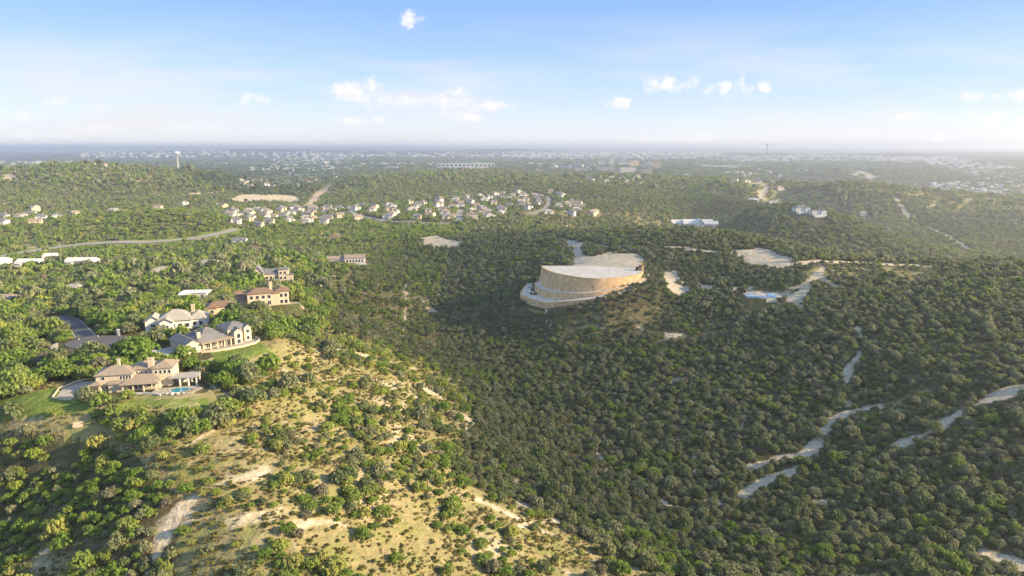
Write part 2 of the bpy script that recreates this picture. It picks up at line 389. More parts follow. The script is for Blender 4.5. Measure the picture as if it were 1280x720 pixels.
TRACKS = [  # pale dirt: pixels, half width m, strength
 ([(1072,410),(1078,428),(1072,446),(1060,462),(1054,485),(1060,506)], 2.6, .8),
 ([(1097,508),(1062,515),(1040,524),(1025,545),(1008,572),(985,590),(950,603),(925,618)], 3.4, .72),
 ([(1012,566),(985,572),(955,578),(936,582)], 2.0, .8),
 ([(1300,480),(1262,490),(1230,503),(1190,522),(1150,546),(1105,562)], 2.9, .74),
 ([(505,303),(509,325),(508,350),(507,380),(506,410),(500,430)], 1.6, .55),
 ([(600,286),(622,290),(650,292),(690,296),(714,302)], 2.6, 1),
 ([(714,302),(722,310),(722,322),(735,335)], 6.5, 1),
 ([(714,303),(735,304),(760,309),(800,308),(845,309)], 3.6, 1),
 ([(845,309),(880,314),(915,316)], 3.2, .8), ([(850,352),(875,358),(935,360)], 3.0, .8), ([(972,366),(1000,358)], 3.0, .8), ([(1020,345),(1030,335),(1020,328)], 3.0, .9),
 ([(683,386),(682,400),(692,412),(694,430)], 1.0, .6),
 ([(505,470),(506,500),(500,525),(488,560)], 1.3, .5),
 ([(180,725),(195,690),(212,660),(225,640)], 2.3, .62),
 ([(225,640),(262,612),(290,602),(330,590)], 1.9, .6),
 ([(228,562),(246,550),(268,538)], .8, 1),
 ([(200,652),(290,650),(350,642)], 1.6, .5),
 ([(375,655),(405,652),(432,658)], 1.6, .65),
 ([(600,625),(650,650),(690,668),(735,690)], 2.2, .6),
 ([(1165,665),(1190,678),(1200,690)], 2.0, .8),
 ([(1230,690),(1262,700),(1290,715)], 3.0, .8),
 ([(55,690),(70,675),(75,660)], 2.0, .6),
 ([(846,358),(880,360),(930,362),(985,364)], 1.6, .8),
 ([(1000,370),(1010,352),(1020,345),(1045,358)], 4.0, 1),
 ([(986,374),(1000,382),(1008,392)], 2.0, .7),
 ([(990,330),(1030,327),(1080,328),(1120,330),(1160,333)], 4.5, .95),
 ([(955,312),(970,318),(985,330)], 3.0, .7),
 ([(930,522),(925,540)], 2.0, .6), ([(868,568),(870,590)], 1.6, .7), ([(880,622),(895,628)], 2.0, .7),
 ([(1160,285),(1180,293),(1197,303),(1212,313)], 6.5, 1),
 ([(1118,246),(1128,260),(1138,274)], 9.0, .8),
 ([(1110,238),(1150,238),(1180,240)], 7, .6),
 ([(200,304),(140,308),(90,312),(60,318)], 3.0, .5),
 ([(390,277),(370,283),(350,284)], 2.5, .6),
 ([(230,240),(250,243),(270,240),(300,238)], 9, .6),
 ([(650,600),(640,585),(620,560),(600,545)], 1.4, .5), ([(585,520),(600,545)], 1.4, .5),
 ([(745,560),(760,590)], 1.2, .6), ([(640,660),(660,655),(700,650)], 2.0, .8),
 ([(820,620),(836,632)],1.5,.7), ([(690,420),(700,440)],1.0,.4),
]
PALE = [    # pale cleared ground polygons: photo pixels, ymin, ymax (m), strength
 ([(708,299),(720,300),(726,306),(724,314),(740,322),(762,315),(800,319),(806,326),(806,345),(684,350),(668,362),(676,338),(712,334),(722,326),(714,312)], 400, 640, 1),
 ([(526,297),(545,294),(556,299),(578,302),(572,308),(545,309),(530,305)], 500, 900, 1),
 ([(828,341),(846,337),(850,354),(866,360),(848,370),(834,362)], 350, 560, .95),
 ([(914,311),(956,311),(965,318),(990,322),(985,334),(960,334),(930,328)], 380, 620, .9),
 ([(985,362),(1006,363),(1003,378),(984,380)], 330, 560, .9),
 ([(934,362),(972,362),(972,377),(934,377)], 330, 560, .9),
 ([(1248,316),(1264,311),(1290,316),(1290,331),(1262,325)], 330, 600, 1),
 ([(285,249),(304,243),(366,243),(378,249),(372,253),(300,253)], 1200, 1700, .62),
 ([(240,205),(260,202),(330,201),(345,207),(300,209)], 1800, 3300, 1),
 ([(1060,212),(1075,213),(1100,221),(1090,224),(1062,219)], 1900, 4000, .8),
 ([(870,206),(945,205),(948,209),(872,210)], 1900, 4500, 1),
 ([(1180,232),(1290,232),(1290,250),(1170,245)], 2000, 3000, .4),
 ([(560,207),(625,207),(625,212),(560,212)], 2500, 4500, .7),
 ([(50,431),(60,427),(76,430),(74,436),(56,437)], 190, 400, 1),
 ([(0,218),(18,216),(22,226),(0,228)], 900, 2600, .6),
]
DRYP = [    # dry grass polygons + strength
 ([(300,445),(345,405),(400,392),(430,412),(480,430),(530,455),(575,480),(600,505),(590,540),(560,560),(560,600),(620,620),(680,650),(760,690),(850,735),(500,760),(230,760),(215,690),(235,640),(200,600),(150,560),(150,530),(190,515),(270,500),(320,470)], 80, 420, 1),
 ([(248,448),(320,432),(345,450),(330,475),(262,492)], 150, 320, 1),
 ([(0,485),(80,478),(110,520),(260,512),(260,560),(120,560),(0,540)], 120, 300, .7),
 ([(370,340),(430,330),(520,360),(570,410),(560,470),(470,430),(400,390)], 300, 560, .45),
 ([(690,395),(800,380),(920,400),(900,440),(760,440),(700,430)], 300, 520, .45),
 ([(1000,330),(1180,330),(1150,350),(1010,345)], 400, 620, .6),
 ([(360,283),(480,285),(470,300),(370,298)], 600, 1000, .7),
 ([(0,300),(300,287),(300,296),(200,308),(0,325)], 600, 900, .5),
 ([(395,275),(450,276),(560,278),(575,286),(490,284),(400,282)], 700, 1150, .9),
 ([(385,260),(450,222),(470,215),(440,212),(385,245)], 1100, 2400, .8),
 ([(620,215),(760,222),(720,236),(640,236)], 1300, 3000, .6),
 ([(740,210),(960,210),(960,224),(860,224),(740,222)], 1700, 3500, .6),
 ([(200,235),(330,232),(330,250),(200,246)], 1100, 1700, .4),
 ([(950,255),(1200,300),(1200,320),(1040,270),(940,262)], 700, 1200, .35),
 ([(0,228),(45,228),(60,250),(20,262),(0,262)], 900, 1700, .5),
 ([(1000,222),(1190,240),(1280,246),(1280,252),(1100,246)], 1500, 2200, .35),
]
LAWN = [
 ([(-20,506),(20,496),(88,480),(92,496),(118,508),(150,510),(60,520),(-20,536)], 120, 300, 1),
 ([(262,440),(325,424),(335,440),(300,452),(270,456)], 150, 330, .8),
 ([(150,500),(262,498),(262,512),(150,512)], 130, 260, .5),
 ([(424,268),(450,266),(452,274),(424,274)], 800, 1300, 1),
 ([(460,275),(500,276),(498,282),(462,281)], 700, 1200, .8),
 ([(335,231),(375,231),(375,240),(335,240)], 1400, 2200, .6),
 ([(215,302),(250,298),(300,290),(300,293),(215,305)], 600, 1000, .7),
 ([(60,309),(215,303),(215,307),(60,313)], 600, 1000, .7),
]
RW = {k: (catmull(line(v[0]), 6.0), v[1], v[2]) for k, v in ROADS.items()}
TW = [(line(p), w, s) for p, w, s in TRACKS]
GPX, GPY = proj(GX, GY, H)
nearg = (RR < 4800) & (np.abs(GA) < R(50))
dry = np.zeros_like(H); pale = np.zeros_like(H); lawn = np.zeros_like(H)
jx = fbm(GX, GY, 9, 51, 2)*14; jy = fbm(GX, GY, 9, 61, 2)*10
kk = np.clip(300/RR, 0.15, 1)
for arr, L in ((dry, DRYP), (pale, PALE), (lawn, LAWN)):
    for poly, y0, y1, s in L:
        j = 1.0 if arr is not dry else 1.8
        mk = nearg & (GY > y0) & (GY < y1)
        if y0 < 200 and arr is not dry:
            wp = [hit(*p) for p in poly]
            q = inpoly((GX+jx*.12)[mk], (GY+jy*.16)[mk], wp); arr[mk] = np.maximum(arr[mk], q*s); continue
        q = inpoly((GPX+jx*j*kk)[mk], (GPY+jy*j*kk*0.7)[mk], poly)
        arr[mk] = np.maximum(arr[mk], q*s)
for pl, w, s in TW:
    xs = [p[0] for p in pl]; ys = [p[1] for p in pl]
    mk = (GX > min(xs)-12) & (GX < max(xs)+12) & (GY > min(ys)-12) & (GY < max(ys)+12)
    if not mk.any(): continue
    d = dseg(GX[mk], GY[mk], pl) + jx[mk]*0.42*min(1, w/2)
    pale[mk] = np.maximum(pale[mk], np.clip(1.3-d/(w*.88), 0, 1)*s)
_d = dseg(GX, GY, RW['highway'][0]); lawn = np.maximum(lawn, np.clip((19-_d)/6, 0, .7)*(_d > 4))
for pl_x in [ [(-10,512),(110,498),(330,494),(350,520),(260,535),(120,540),(0,540)] ]:
    q = inpoly(GX+jx*.15, GY+jy*.15, [hit(*p) for p in pl_x]); dry = np.maximum(dry, q*.75)
# limestone ledges and bare spots on the open ridge
led = np.clip((fbm(GX, GY*1.5, 16, 71, 4)-0.13)*6, 0, 1)*(dry > 0.3)*0.6
pale = np.maximum(pale, led)
led2 = np.clip((fbm(GX, GY, 22, 81, 4)-0.205)*8, 0, 1)*(RR < 700)*0.6*((GX > -20) | (GY > 260))
pale = np.maximum(pale, led2)
dry = np.maximum(dry, np.clip((fbm(GX, GY, 60, 91, 4)-0.17)*5, 0, 0.6))
mid = np.clip((RR-640)/200, 0, 1)*np.clip((2600-RR)/600, 0, 1)*np.clip(.42+fbm(GX, GY, 170, 95, 4)*1.6, 0, .62)
dry = np.maximum(dry, mid)

# ------------------------------------------------------------------ where trees stand
def sample_grid(r0, r1, sp_, azmax):
    n_ = int(r1/sp_)+1; ix = np.arange(-n_, n_+1); iy = np.arange(-2, n_+1)
    gx, gy = np.meshgrid(ix, iy); gx = gx*sp_+rng.uniform(-.45, .45, gx.shape)*sp_; gy = gy*sp_+rng.uniform(-.45, .45, gy.shape)*sp_
    r = np.hypot(gx, gy); a = np.arctan2(gx, gy)
    mk = (r >= r0) & (r < r1) & (np.abs(a) < azmax); return gx[mk], gy[mk]
def gsample(arr, x, y):
    a, s = toc(x, y); u = np.clip(((a-AZ0)/(AZ1-AZ0)*(NA-1)).round().astype(int), 0, NA-1); v = np.clip(((s-S0)/(S1-S0)*(NS-1)).round().astype(int), 0, NS-1)
    return arr[v, u]
EXCL = []   # (x, y, rx, ry, ang) footprints kept clear of trees
def excl(x, y, rx, ry, ang=0.0): EXCL.append((x, y, rx, ry, ang))
def keep(x, y, rad):
    ok = np.ones(x.shape, bool)
    for (cx, cy, rx, ry, an) in EXCL:
        dx, dy = x-cx, y-cy; c, s = math.cos(an), math.sin(an)
        ok &= ~((np.abs(dx*c+dy*s) < rx+rad*.75) & (np.abs(-dx*s+dy*c) < ry+rad*.75))
    for kn_, (pl, w, m) in RW.items():
        ok &= dseg(x, y, pl) > w/2+rad*.85
        if kn_ in ('highway', 'estate_road', 'street', 'ridge_street', 'hill_street'):
            f_ = {'highway': 17, 'estate_road': 20, 'street': 5, 'ridge_street': 8, 'hill_street': 14}[kn_]; r_ = np.hypot(x, y)+1e-6
            ok &= dseg(x*(1+f_/r_), y*(1+f_/r_), pl) > w/2+rad*.6
            ok &= dseg(x*(1+f_*.5/r_), y*(1+f_*.5/r_), pl) > w/2+rad*.6
    return ok
# ------------------------------------------------------------------ buildings
class MB:
    def __init__(s): s.v = []; s.f = []; s.m = []; s.cur = 0
    def add(s, vs, fs):
        i = len(s.v); s.v += [tuple(v) for v in vs]; s.f += [tuple(i+k for k in f) for f in fs]; s.m += [s.cur]*len(fs); return s
    def box(s, cx, cy, z0, w, d, h, rz=0.0):
        c, sn = math.cos(rz), math.sin(rz); V = []
        for z in (z0, z0+h):
            for x, y in ((-w/2,-d/2),(w/2,-d/2),(w/2,d/2),(-w/2,d/2)): V.append((cx+x*c-y*sn, cy+x*sn+y*c, z))
        return s.add(V, [(3,2,1,0),(4,5,6,7),(0,1,5,4),(1,2,6,5),(2,3,7,6),(3,0,4,7)])
    def hip(s, cx, cy, z, w, d, h, o=.6, t=.22):
        w2, d2 = w/2+o, d/2+o; r = min(w2, d2); V = []
        for zz in (z, z+t): V += [(cx-w2,cy-d2,zz),(cx+w2,cy-d2,zz),(cx+w2,cy+d2,zz),(cx-w2,cy+d2,zz)]
        if w2 >= d2: V += [(cx-w2+r*.98,cy,z+t+h),(cx+w2-r*.98,cy,z+t+h)]; F = [(4,5,9,8),(5,6,9),(6,7,8,9),(7,4,8)]
        else: V += [(cx,cy-d2+r*.98,z+t+h),(cx,cy+d2-r*.98,z+t+h)]; F = [(5,6,9,8),(6,7,9),(7,4,8,9),(4,5,8)]
        return s.add(V, F+[(3,2,1,0),(0,1,5,4),(1,2,6,5),(2,3,7,6),(3,0,4,7)])
    def gable(s, cx, cy, z, w, d, h, ax='x', o=.5, t=.22):
        w2, d2 = w/2+o, d/2+o; V = []
        if ax == 'x': pr = [(-d2,0),(0,h),(d2,0)]; V = [(cx+sx, cy+a, z+b_+k) for sx in (-w2, w2) for k in (0, t) for a, b_ in pr]
        else: pr = [(-w2,0),(0,h),(w2,0)]; V = [(cx+a, cy+sy, z+b_+k) for sy in (-d2, d2) for k in (0, t) for a, b_ in pr]
        return s.add(V, [(3,4,10,9),(4,5,11,10),(1,0,6,7),(2,1,7,8),(0,3,9,6),(5,2,8,11),(0,1,4,3),(1,2,5,4),(6,9,10,7),(7,10,11,8)])
    def gwall(s, cx, cy, z, w, d, h, ax='x'):      # the triangular ends under a gable
        if ax == 'x':
            for sx in (-w/2, w/2): s.add([(cx+sx,cy-d/2,z),(cx+sx,cy+d/2,z),(cx+sx,cy,z+h*d/(d+1))], [(0,1,2)])
        else:
            for sy in (-d/2, d/2): s.add([(cx-w/2,cy+sy,z),(cx+w/2,cy+sy,z),(cx,cy+sy,z+h*w/(w+1))], [(0,1,2)])
        return s
    def cyl(s, cx, cy, z0, z1, r0, r1=None, n=12):
        r1 = r0 if r1 is None else r1
        V = [(cx+r*math.cos(2*math.pi*k/n), cy+r*math.sin(2*math.pi*k/n), z) for z, r in ((z0,r0),(z1,r1)) for k in range(n)]
        return s.add(V, [(k,(k+1)%n,n+(k+1)%n,n+k) for k in range(n)]+[tuple(range(n))[::-1], tuple(range(n,2*n))])
    def lathe(s, prof, n=24):
        V = [(r*math.cos(2*math.pi*k/n), r*math.sin(2*math.pi*k/n), z) for r, z in prof for k in range(n)]
        return s.add(V, [(j*n+k, j*n+(k+1)%n, (j+1)*n+(k+1)%n, (j+1)*n+k) for j in range(len(prof)-1) for k in range(n)])
    def poly(s, pts, z0, z1):
        n = len(pts); V = [(*p[:2], z0) for p in pts]+[(*p[:2], z1) for p in pts]
        return s.add(V, [tuple(range(n))[::-1], tuple(range(n, 2*n))]+[(k,(k+1)%n,n+(k+1)%n,n+k) for k in range(n)])
    def wallrun(s, pts, zb, zt, th):     # a free-standing wall along points
        for (a, b_) in zip(pts[:-1], pts[1:]):
            L = math.hypot(b_[0]-a[0], b_[1]-a[1]); s.box((a[0]+b_[0])/2, (a[1]+b_[1])/2, zb, L+th*.3, th, zt-zb, math.atan2(b_[1]-a[1], b_[0]-a[0]))
        return s
    def obj(s, name, m, parent=None, fixn=True):
        me = bpy.data.meshes.new(name); me.from_pydata(s.v, [], s.f)
        if fixn:
            bm = bmesh.new(); bm.from_mesh(me); bmesh.ops.recalc_face_normals(bm, faces=bm.faces); bm.to_mesh(me); bm.free()
        ms = m if isinstance(m, (list, tuple)) else [m]
        for q in ms: me.materials.append(q)
        if len(ms) > 1: me.polygons.foreach_set('material_index', s.m)
        o = bpy.data.objects.new(name, me); COL.objects.link(o)
        if parent is not None: o.parent = parent
        return o
def emp(name, loc, rz, label, cat, group=None):
    o = bpy.data.objects.new(name, None); COL.objects.link(o); o.location = loc; o.rotation_euler = (0, 0, rz)
    o['label'] = label; o['category'] = cat
    if group: o['group'] = group
    return o
def copy_tree(o, parent=None, skip=()):
    c = o.copy(); COL.objects.link(c); c.parent = parent
    for ch in list(o.children):
        if ch.name.split('.')[0] not in skip: copy_tree(ch, c, skip)
    return c
def pct(x, y, z):
    px, py = proj(x, y, z); return f'{float(px)/12.8:.1f}% across, {float(py)/7.2:.1f}% down'

def roofmat(name, c1, c2, rows=2.2):
    m, nt, b = mat(name, .75, .25)
    tc = nn(nt, 'ShaderNodeTexCoord'); n = nn(nt, 'ShaderNodeTexNoise'); n.inputs['Scale'].default_value = 1.3; n.inputs['Detail'].default_value = 6
    nt.links.new(tc.outputs['Object'], n.inputs['Vector'])
    w = nn(nt, 'ShaderNodeTexWave', wave_type='BANDS', bands_direction='Z'); w.inputs['Scale'].default_value = rows; w.inputs['Distortion'].default_value = .6
    nt.links.new(tc.outputs['Object'], w.inputs['Vector'])
    c = mixc(nt, smooth(nt, n.outputs[0], .3, .7), c1, c2); c = mixc(nt, mth(nt, 'MULTIPLY', w.outputs[0], .3), c, tuple(x*.55 for x in c1))
    nt.links.new(c, b.inputs['Base Color']); return m
def stonemat(name, c1, c2, c3, sc=1.0, mortar=.012, size=(.5, .28), bump=.5):
    m, nt, b = mat(name, .9, .1)
    tc = nn(nt, 'ShaderNodeTexCoord'); sx = nn(nt, 'ShaderNodeSeparateXYZ'); nt.links.new(tc.outputs['UV'], sx.inputs[0])
    br = nn(nt, 'ShaderNodeTexBrick'); br.inputs['Scale'].default_value = sc; br.inputs['Mortar Size'].default_value = mortar
    br.inputs['Brick Width'].default_value = size[0]; br.inputs['Row Height'].default_value = size[1]
    br.inputs['Color1'].default_value = (*c1, 1); br.inputs['Color2'].default_value = (*c2, 1); br.inputs['Mortar'].default_value = (*c3, 1)
    nt.links.new(tc.outputs['UV'], br.inputs['Vector'])
    n = nn(nt, 'ShaderNodeTexNoise'); n.inputs['Scale'].default_value = .35; n.inputs['Detail'].default_value = 6; nt.links.new(tc.outputs['Object'], n.inputs['Vector'])
    hs = nn(nt, 'ShaderNodeHueSaturation'); nt.links.new(br.outputs[0], hs.inputs['Color'])
    nt.links.new(mth(nt, 'ADD', mth(nt, 'MULTIPLY', n.outputs[0], .9), .52), hs.inputs['Value']); nt.links.new(hs.outputs[0], b.inputs['Base Color'])
    bp = nn(nt, 'ShaderNodeBump'); bp.inputs['Strength'].default_value = bump; bp.inputs['Distance'].default_value = .15; bp.invert = True
    nt.links.new(br.outputs['Fac'], bp.inputs['Height']); nt.links.new(bp.outputs[0], b.inputs['Normal']); return m
M['cream'] = noisy('cream_stucco', (.46,.39,.29), (.54,.46,.35), .8); M['white'] = noisy('white_stucco', (.56,.54,.50), (.64,.62,.58), .8)
M['stone'] = noisy('limestone', (.42,.33,.23), (.56,.46,.34), 2.5, bump=.4); M['paint'] = noisy('white_paint', (.74,.73,.70), (.8,.79,.76), 2)
M['r_tan'] = roofmat('tan_shingle', (.24,.19,.145), (.32,.26,.20)); M['r_grey'] = roofmat('grey_shingle', (.13,.13,.14), (.19,.19,.20)); M['r_brown'] = roofmat('brown_tile', (.17,.105,.07), (.24,.16,.11))
M['r_pale'] = roofmat('pale_shingle', (.30,.28,.25), (.38,.35,.31)); M['r_metal'] = noisy('white_metal_roof', (.56,.54,.49), (.66,.64,.59), .5, rough=.4, spec=.5)
M['glass'], nt, b = mat('window_glass', .08, .8); b.inputs['Base Color'].default_value = (.03, .035, .045, 1)
M['dark'] = noisy('dark_wood', (.07,.05,.04), (.11,.08,.06), 3); M['concrete'] = noisy('pale_concrete', (.38,.355,.31), (.48,.45,.40), .6)
M['pave'] = noisy('paving', (.29,.255,.21), (.37,.33,.28), .7); M['water'], nt, b = mat('pool_water', .05, .6); b.inputs['Base Color'].default_value = (.05, .24, .30, 1)
M['rock'] = noisy('rock', (.38,.34,.29), (.52,.48,.42), 2, bump=.5); M['orange'] = noisy('machine_paint', (.55,.33,.05), (.6,.38,.08), 3); M['sunlit_tan'] = noisy('painted_sunlit_wall', (.62,.44,.27), (.7,.5,.32), .2); M['rust'] = noisy('terracotta', (.34,.18,.11), (.42,.24,.15), 1)  # orange apartment walls: warm sunlight put into the colour
M['blue'] = noisy('blue_sheet', (.16,.36,.62), (.25,.48,.72), .8); M['tower_blue'] = noisy('tower_tank_paint', (.66,.72,.78), (.74,.79,.84), .05)
M['tower_leg'] = noisy('tower_shaft_paint', (.66,.56,.42), (.72,.62,.48), .1)

def windows(root, specs):
    """specs: (x, y, z, w, h, facing)"""
    for (x, y, z, w, h, f) in specs:
        a = {'s': 0, 'e': math.pi/2, 'n': math.pi, 'w': -math.pi/2}[f]
        fr = MB(); fr.box(0, -.03, -.08, w+.2, .10, .08); fr.box(0, -.03, h, w+.2, .10, .10)
        for sx in (-1, 1): fr.box(sx*(w/2+.05), -.03, 0, .10, .10, h)
        if w > 1.6: fr.box(0, -.03, 0, .07, .08, h)
        o = fr.obj('window', M['paint'], root); o.location = (x, y, z); o.rotation_euler = (0, 0, a)
        p = MB().box(0, -.015, .002, w-.004, .05, h-.004).obj('pane', M['glass'], o)
def build_house(name, label, cat, loc, rz, wings, wm, rm, wins=(), chim=(), doors=(), cols=(), porch=(), group=None, base=2.5):
    """wings: (cx, cy, w, d, h, roof kind, roof height, z0)"""
    root = emp(name, loc, rz, label, cat, group); wl, rf = MB(), MB()
    for k, (cx, cy, w, d, h, kind, rh, *z0) in enumerate(wings):
        z0 = z0[0] if z0 else 0; e = .004*k
        if h > 0: wl.box(cx, cy, z0-(base if z0 == 0 else 0), w-e, d-e, h-z0+(base if z0 == 0 else 0))
        hh_ = abs(h)
        if kind == 'hip': rf.hip(cx, cy, hh_+.002*k, w, d, rh)
        elif kind == 'flat': rf.box(cx, cy, hh_, w+.6, d+.6, .3)
        else:
            rf.gable(cx, cy, hh_+.002*k, w, d, rh, kind[-1])
            if h > 0: wl.gwall(cx, cy, hh_, w-e, d-e, rh, kind[-1])
    wl.obj('wall', wm, root); ro = rf.obj('roof', rm, root)
    for (x, y, z0, z1, s) in chim:
        MB().box(x, y, z0, s, s*.8, z1-z0).box(x, y, z1, s+.3, s*.8+.3, .25).obj('chimney', M['stone'] if s > 1 else M['cream'], ro)
    windows(root, wins)
    for (x, y, w, h, f) in doors:
        a = {'s': 0, 'e': math.pi/2, 'w': -math.pi/2}[f]
        o = MB().box(0, -.04, 0, w, .12, h).obj('door', M['dark'], root); o.location = (x, y, .02); o.rotation_euler = (0, 0, a)
        MB().box(w*.32, -.13, h*.45, .12, .06, .12).obj('handle', M['paint'], o)
    for (x, y, z0, h, s) in cols: MB().box(x, y, z0, s, s, h).box(x, y, z0+h-.25, s+.2, s+.2, .2).obj('column', M['cream'] if wm is not M['white'] else M['white'], root)
    return root
def row(x0, x1, n, y, z, w, h, f): return [(x0+(x1-x0)*(i+.5)/n, y, z, w, h, f) for i in range(n)]
def rowy(y0, y1, n, x, z, w, h, f): return [(x, y0+(y1-y0)*(i+.5)/n, z, w, h, f) for i in range(n)]
def lawnpoly(name, pts, z, m, lab=None):     # ground-level surfaces
    o = MB().poly(pts, z-.4, z).obj(name, m); o['kind'] = 'structure'; return o
def loc2w(loc, rz, pts): c, s = math.cos(rz), math.sin(rz); return [(loc[0]+x*c-y*s, loc[1]+x*s+y*c) for x, y in pts]

def rescale(before, eb, A, S, shift=(0, 0)):      # one uniform size change of everything just built on a site
    A = Vector(A); sh = Vector((shift[0], shift[1], 0))
    for o in COL.objects:
        if o in before or o.parent is not None: continue
        o.location = A+(o.location-A)*S+sh; o.scale = tuple(v*S for v in o.scale)
    for i in range(eb, len(EXCL)):
        e = EXCL[i]; EXCL[i] = (A.x+(e[0]-A.x)*S+sh.x, A.y+(e[1]-A.y)*S+sh.y, e[2]*S, e[3]*S, e[4])
before, eb = set(COL.objects), len(EXCL)
# --- the stone villa with the pool
x, y, z = SITES['pool_house']; L = (x, y, z+.1); rz = R(12)
build_house('villa', 'large cream villa with tan hipped roofs beside the swimming pool', 'house', L, rz,
  [(-8.3, 1.5, 12.5, 9, 6.0, 'hip', 2.2), (0.5, 4.5, 8, 8, 6.6, 'hip', 2.0), (7.8, 3.2, 7, 8.5, 7.0, 'hip', 1.9), (-14.2, -2.5, 3.4, 5, 3.0, 'hip', .9), (1.2, -1.5, 12, 5, 3.4, 'hip', 1.7),
   (-6.5, -3.6, 7, 3, 3.1, 'hip', .8), (2.0, 9.5, 14, 6, 4.6, 'hip', 2.0), (-3.2, -5.2, -0.0001, .1, -3.1, 'none_x', 0)][:7], M['cream'], M['r_tan'],
  row(-6.5, -2.5, 4, -3.0, 4.1, .8, 1.4, 's')+row(-13.6, -10.6, 1, -3.0, 4.3, 1.2, 1.1, 's')+row(-12, -7.4, 2, -3.0, .6, 1.2, 1.6, 's')+row(4.8, 11, 4, -1.05, 4.8, .9, 1.4, 's')+rowy(-.4, 7, 3, 11.3, 4.6, .9, 1.4, 'e')
  +row(-4.5, 2.0, 3, -4.0, .6, 1.7, 2.1, 's')+row(2.6, 6.6, 2, -4.0, 1.0, 1.4, 1.5, 's')+row(-2.2, 2.4, 3, .5, 5.0, .7, .8, 's')+rowy(-4.5, -1, 1, -15.9, 1, 1.2, 1.2, 'w'),
  chim=[(-8.6, 4.2, 6, 9.8, .9), (3.6, .9, 3.2, 10.4, 1.9)], doors=[(-14.4, -5.0, 2.2, 2.3, 's'), (6.9, -4.0, 1.1, 2.2, 's')][:1],
  cols=[(-4.7, -6.4, 0, 3.0, .45), (-1.2, -6.4, 0, 3.0, .45), (2.4, -6.4, 0, 3.0, .45), (6.6, -6.4, 0, 3.0, .45)])
ph = MB().hip(1.0, -5.2, 3.05, 12.4, 3, 1.0).obj('porch_roof', M['r_tan'], bpy.data.objects['villa'])
pa_ = emp('patio_pavilion', (loc2w(L, rz, [(15.4, -.5)])[0]+(L[2],)), rz, 'open patio roof on white columns joining the cream villa to its pool', 'pavilion')
MB().box(0, 0, 3.3, 10, 6.4, .28).box(-4.9, 2.8, 0, .3, .8, 3.3).obj('roof', M['r_pale'], pa_)
MB().box(-1.6, 2.9, -.5, 6.6, .3, 3.78).obj('wall', M['white'], pa_)
for cx in (-1.2, 1.8, 4.6):
    for cy in (-2.8, 2.4): MB().box(cx, cy, -.3, .5, .5, 3.6).obj('column', M['white'], pa_)
c, s_ = math.cos(rz), math.sin(rz)
W2L = lambda pts: loc2w(L, rz, pts)
lawnpoly('patio', W2L([(5.5,-4.2),(20.5,-3.0),(23,-6.5),(20,-11.5),(13,-12.2),(8,-10.5),(5.5,-8)]), z+.16, M['pave'])
pool = emp('swimming_pool', (*W2L([(15.6, -7.6)])[0], z+.1), rz, 'freeform blue swimming pool with pale coping beside the cream villa', 'pool')
shape = [(4.2*math.cos(a)*(1+.14*math.sin(3*a+.6)), 2.5*math.sin(a)*(1+.12*math.cos(3*a))) for a in np.linspace(0, 2*math.pi, 28, endpoint=False)]
MB().poly([(a*1.1, b_*1.14) for a, b_ in shape], 0, .13).obj('coping', M['white'], pool); MB().poly(shape, .0, .15).obj('water', M['water'], pool)
first = None
for k, (lx, ly) in enumerate([(18.6, -10.2), (19.6, -9.4), (20.5, -8.5)]):
    q = (*W2L([(lx, ly)])[0], z+.17); lab = ['sun lounger at the near corner of the villa pool deck', 'middle sun lounger of three on the villa pool deck', 'sun lounger at the far end of the villa pool deck'][k]
    if first is None:
        first = emp('sun_lounger', q, rz+.6, lab, 'sun lounger', 'sun loungers by the pool')
        MB().box(0, 0, .32, 1.9, .65, .1).obj('seat', M['rust'], first); o = MB().box(0, 0, 0, .7, .65, .1).obj('backrest', M['rust'], first); o.location = (-1.0, 0, .42); o.rotation_euler = (0, .7, 0)
        for lx_ in (-.8, .8):
            for ly_ in (-.28, .28): MB().box(lx_, ly_, 0, .08, .08, .32).obj('leg', M['dark'], first)
    else: o = copy_tree(first); o.location = q; o['label'] = lab
for k, (lx, ly, sc, w) in enumerate([(11.5,-11.3,1.0,'leftmost'),(13.3,-11.8,1.5,'second from the left'),(15.2,-11.9,1.1,'third from the left'),(17.2,-11.6,.8,'rightmost')]):
    bm = bmesh.new(); bmesh.ops.create_icosphere(bm, subdivisions=2, radius=.6*sc); g = random.Random(k)
    for v_ in bm.verts: v_.co *= g.uniform(.75, 1.15); v_.co.z *= .7
    me = bpy.data.meshes.new('boulder'); bm.to_mesh(me); bm.free(); me.materials.append(M['rock']); o = bpy.data.objects.new('boulder', me); COL.objects.link(o)
    o.location = (*W2L([(lx, ly)])[0], z+.3); o['label'] = f'pale garden boulder at the pool edge, {w} of four'; o['category'] = 'boulder'; o['group'] = 'boulders edging the pool'
court = [(-14.5,-6.5),(-21,-9),(-27,-6),(-28.5,3),(-25,10),(-19,11),(-16.2,4),(-15.9,-2)]
lawnpoly('driveway', W2L(court), z+.12, M['pave'])
gw = MB(); gw.wallrun([(-16,-8),(-21.5,-10.2),(-28,-7),(-29.6,3),(-26,11),(-22,14)], -1.5, .55, .28); o = gw.obj('garden_wall', M['cream']); o.location = L; o.rotation_euler = (0, 0, rz)
o['label'] = 'low white wall curving round the villa forecourt'; o['category'] = 'wall'
gw = MB(); gw.wallrun([(-2,-8.4),(3,-9.2),(7.2,-10.6),(9.5,-12.2)], -1.5, .55, .4); o = gw.obj('terrace_wall', M['white']); o.location = L; o.rotation_euler = (0, 0, rz)
o['label'] = 'low white terrace wall between the villa porch and the pool'; o['category'] = 'wall'
EXCLW = lambda L, rz, cx, cy, rx, ry: (lambda q: EXCL.append((q[0], q[1], rx, ry, rz)))(loc2w(L, rz, [(cx, cy)])[0])
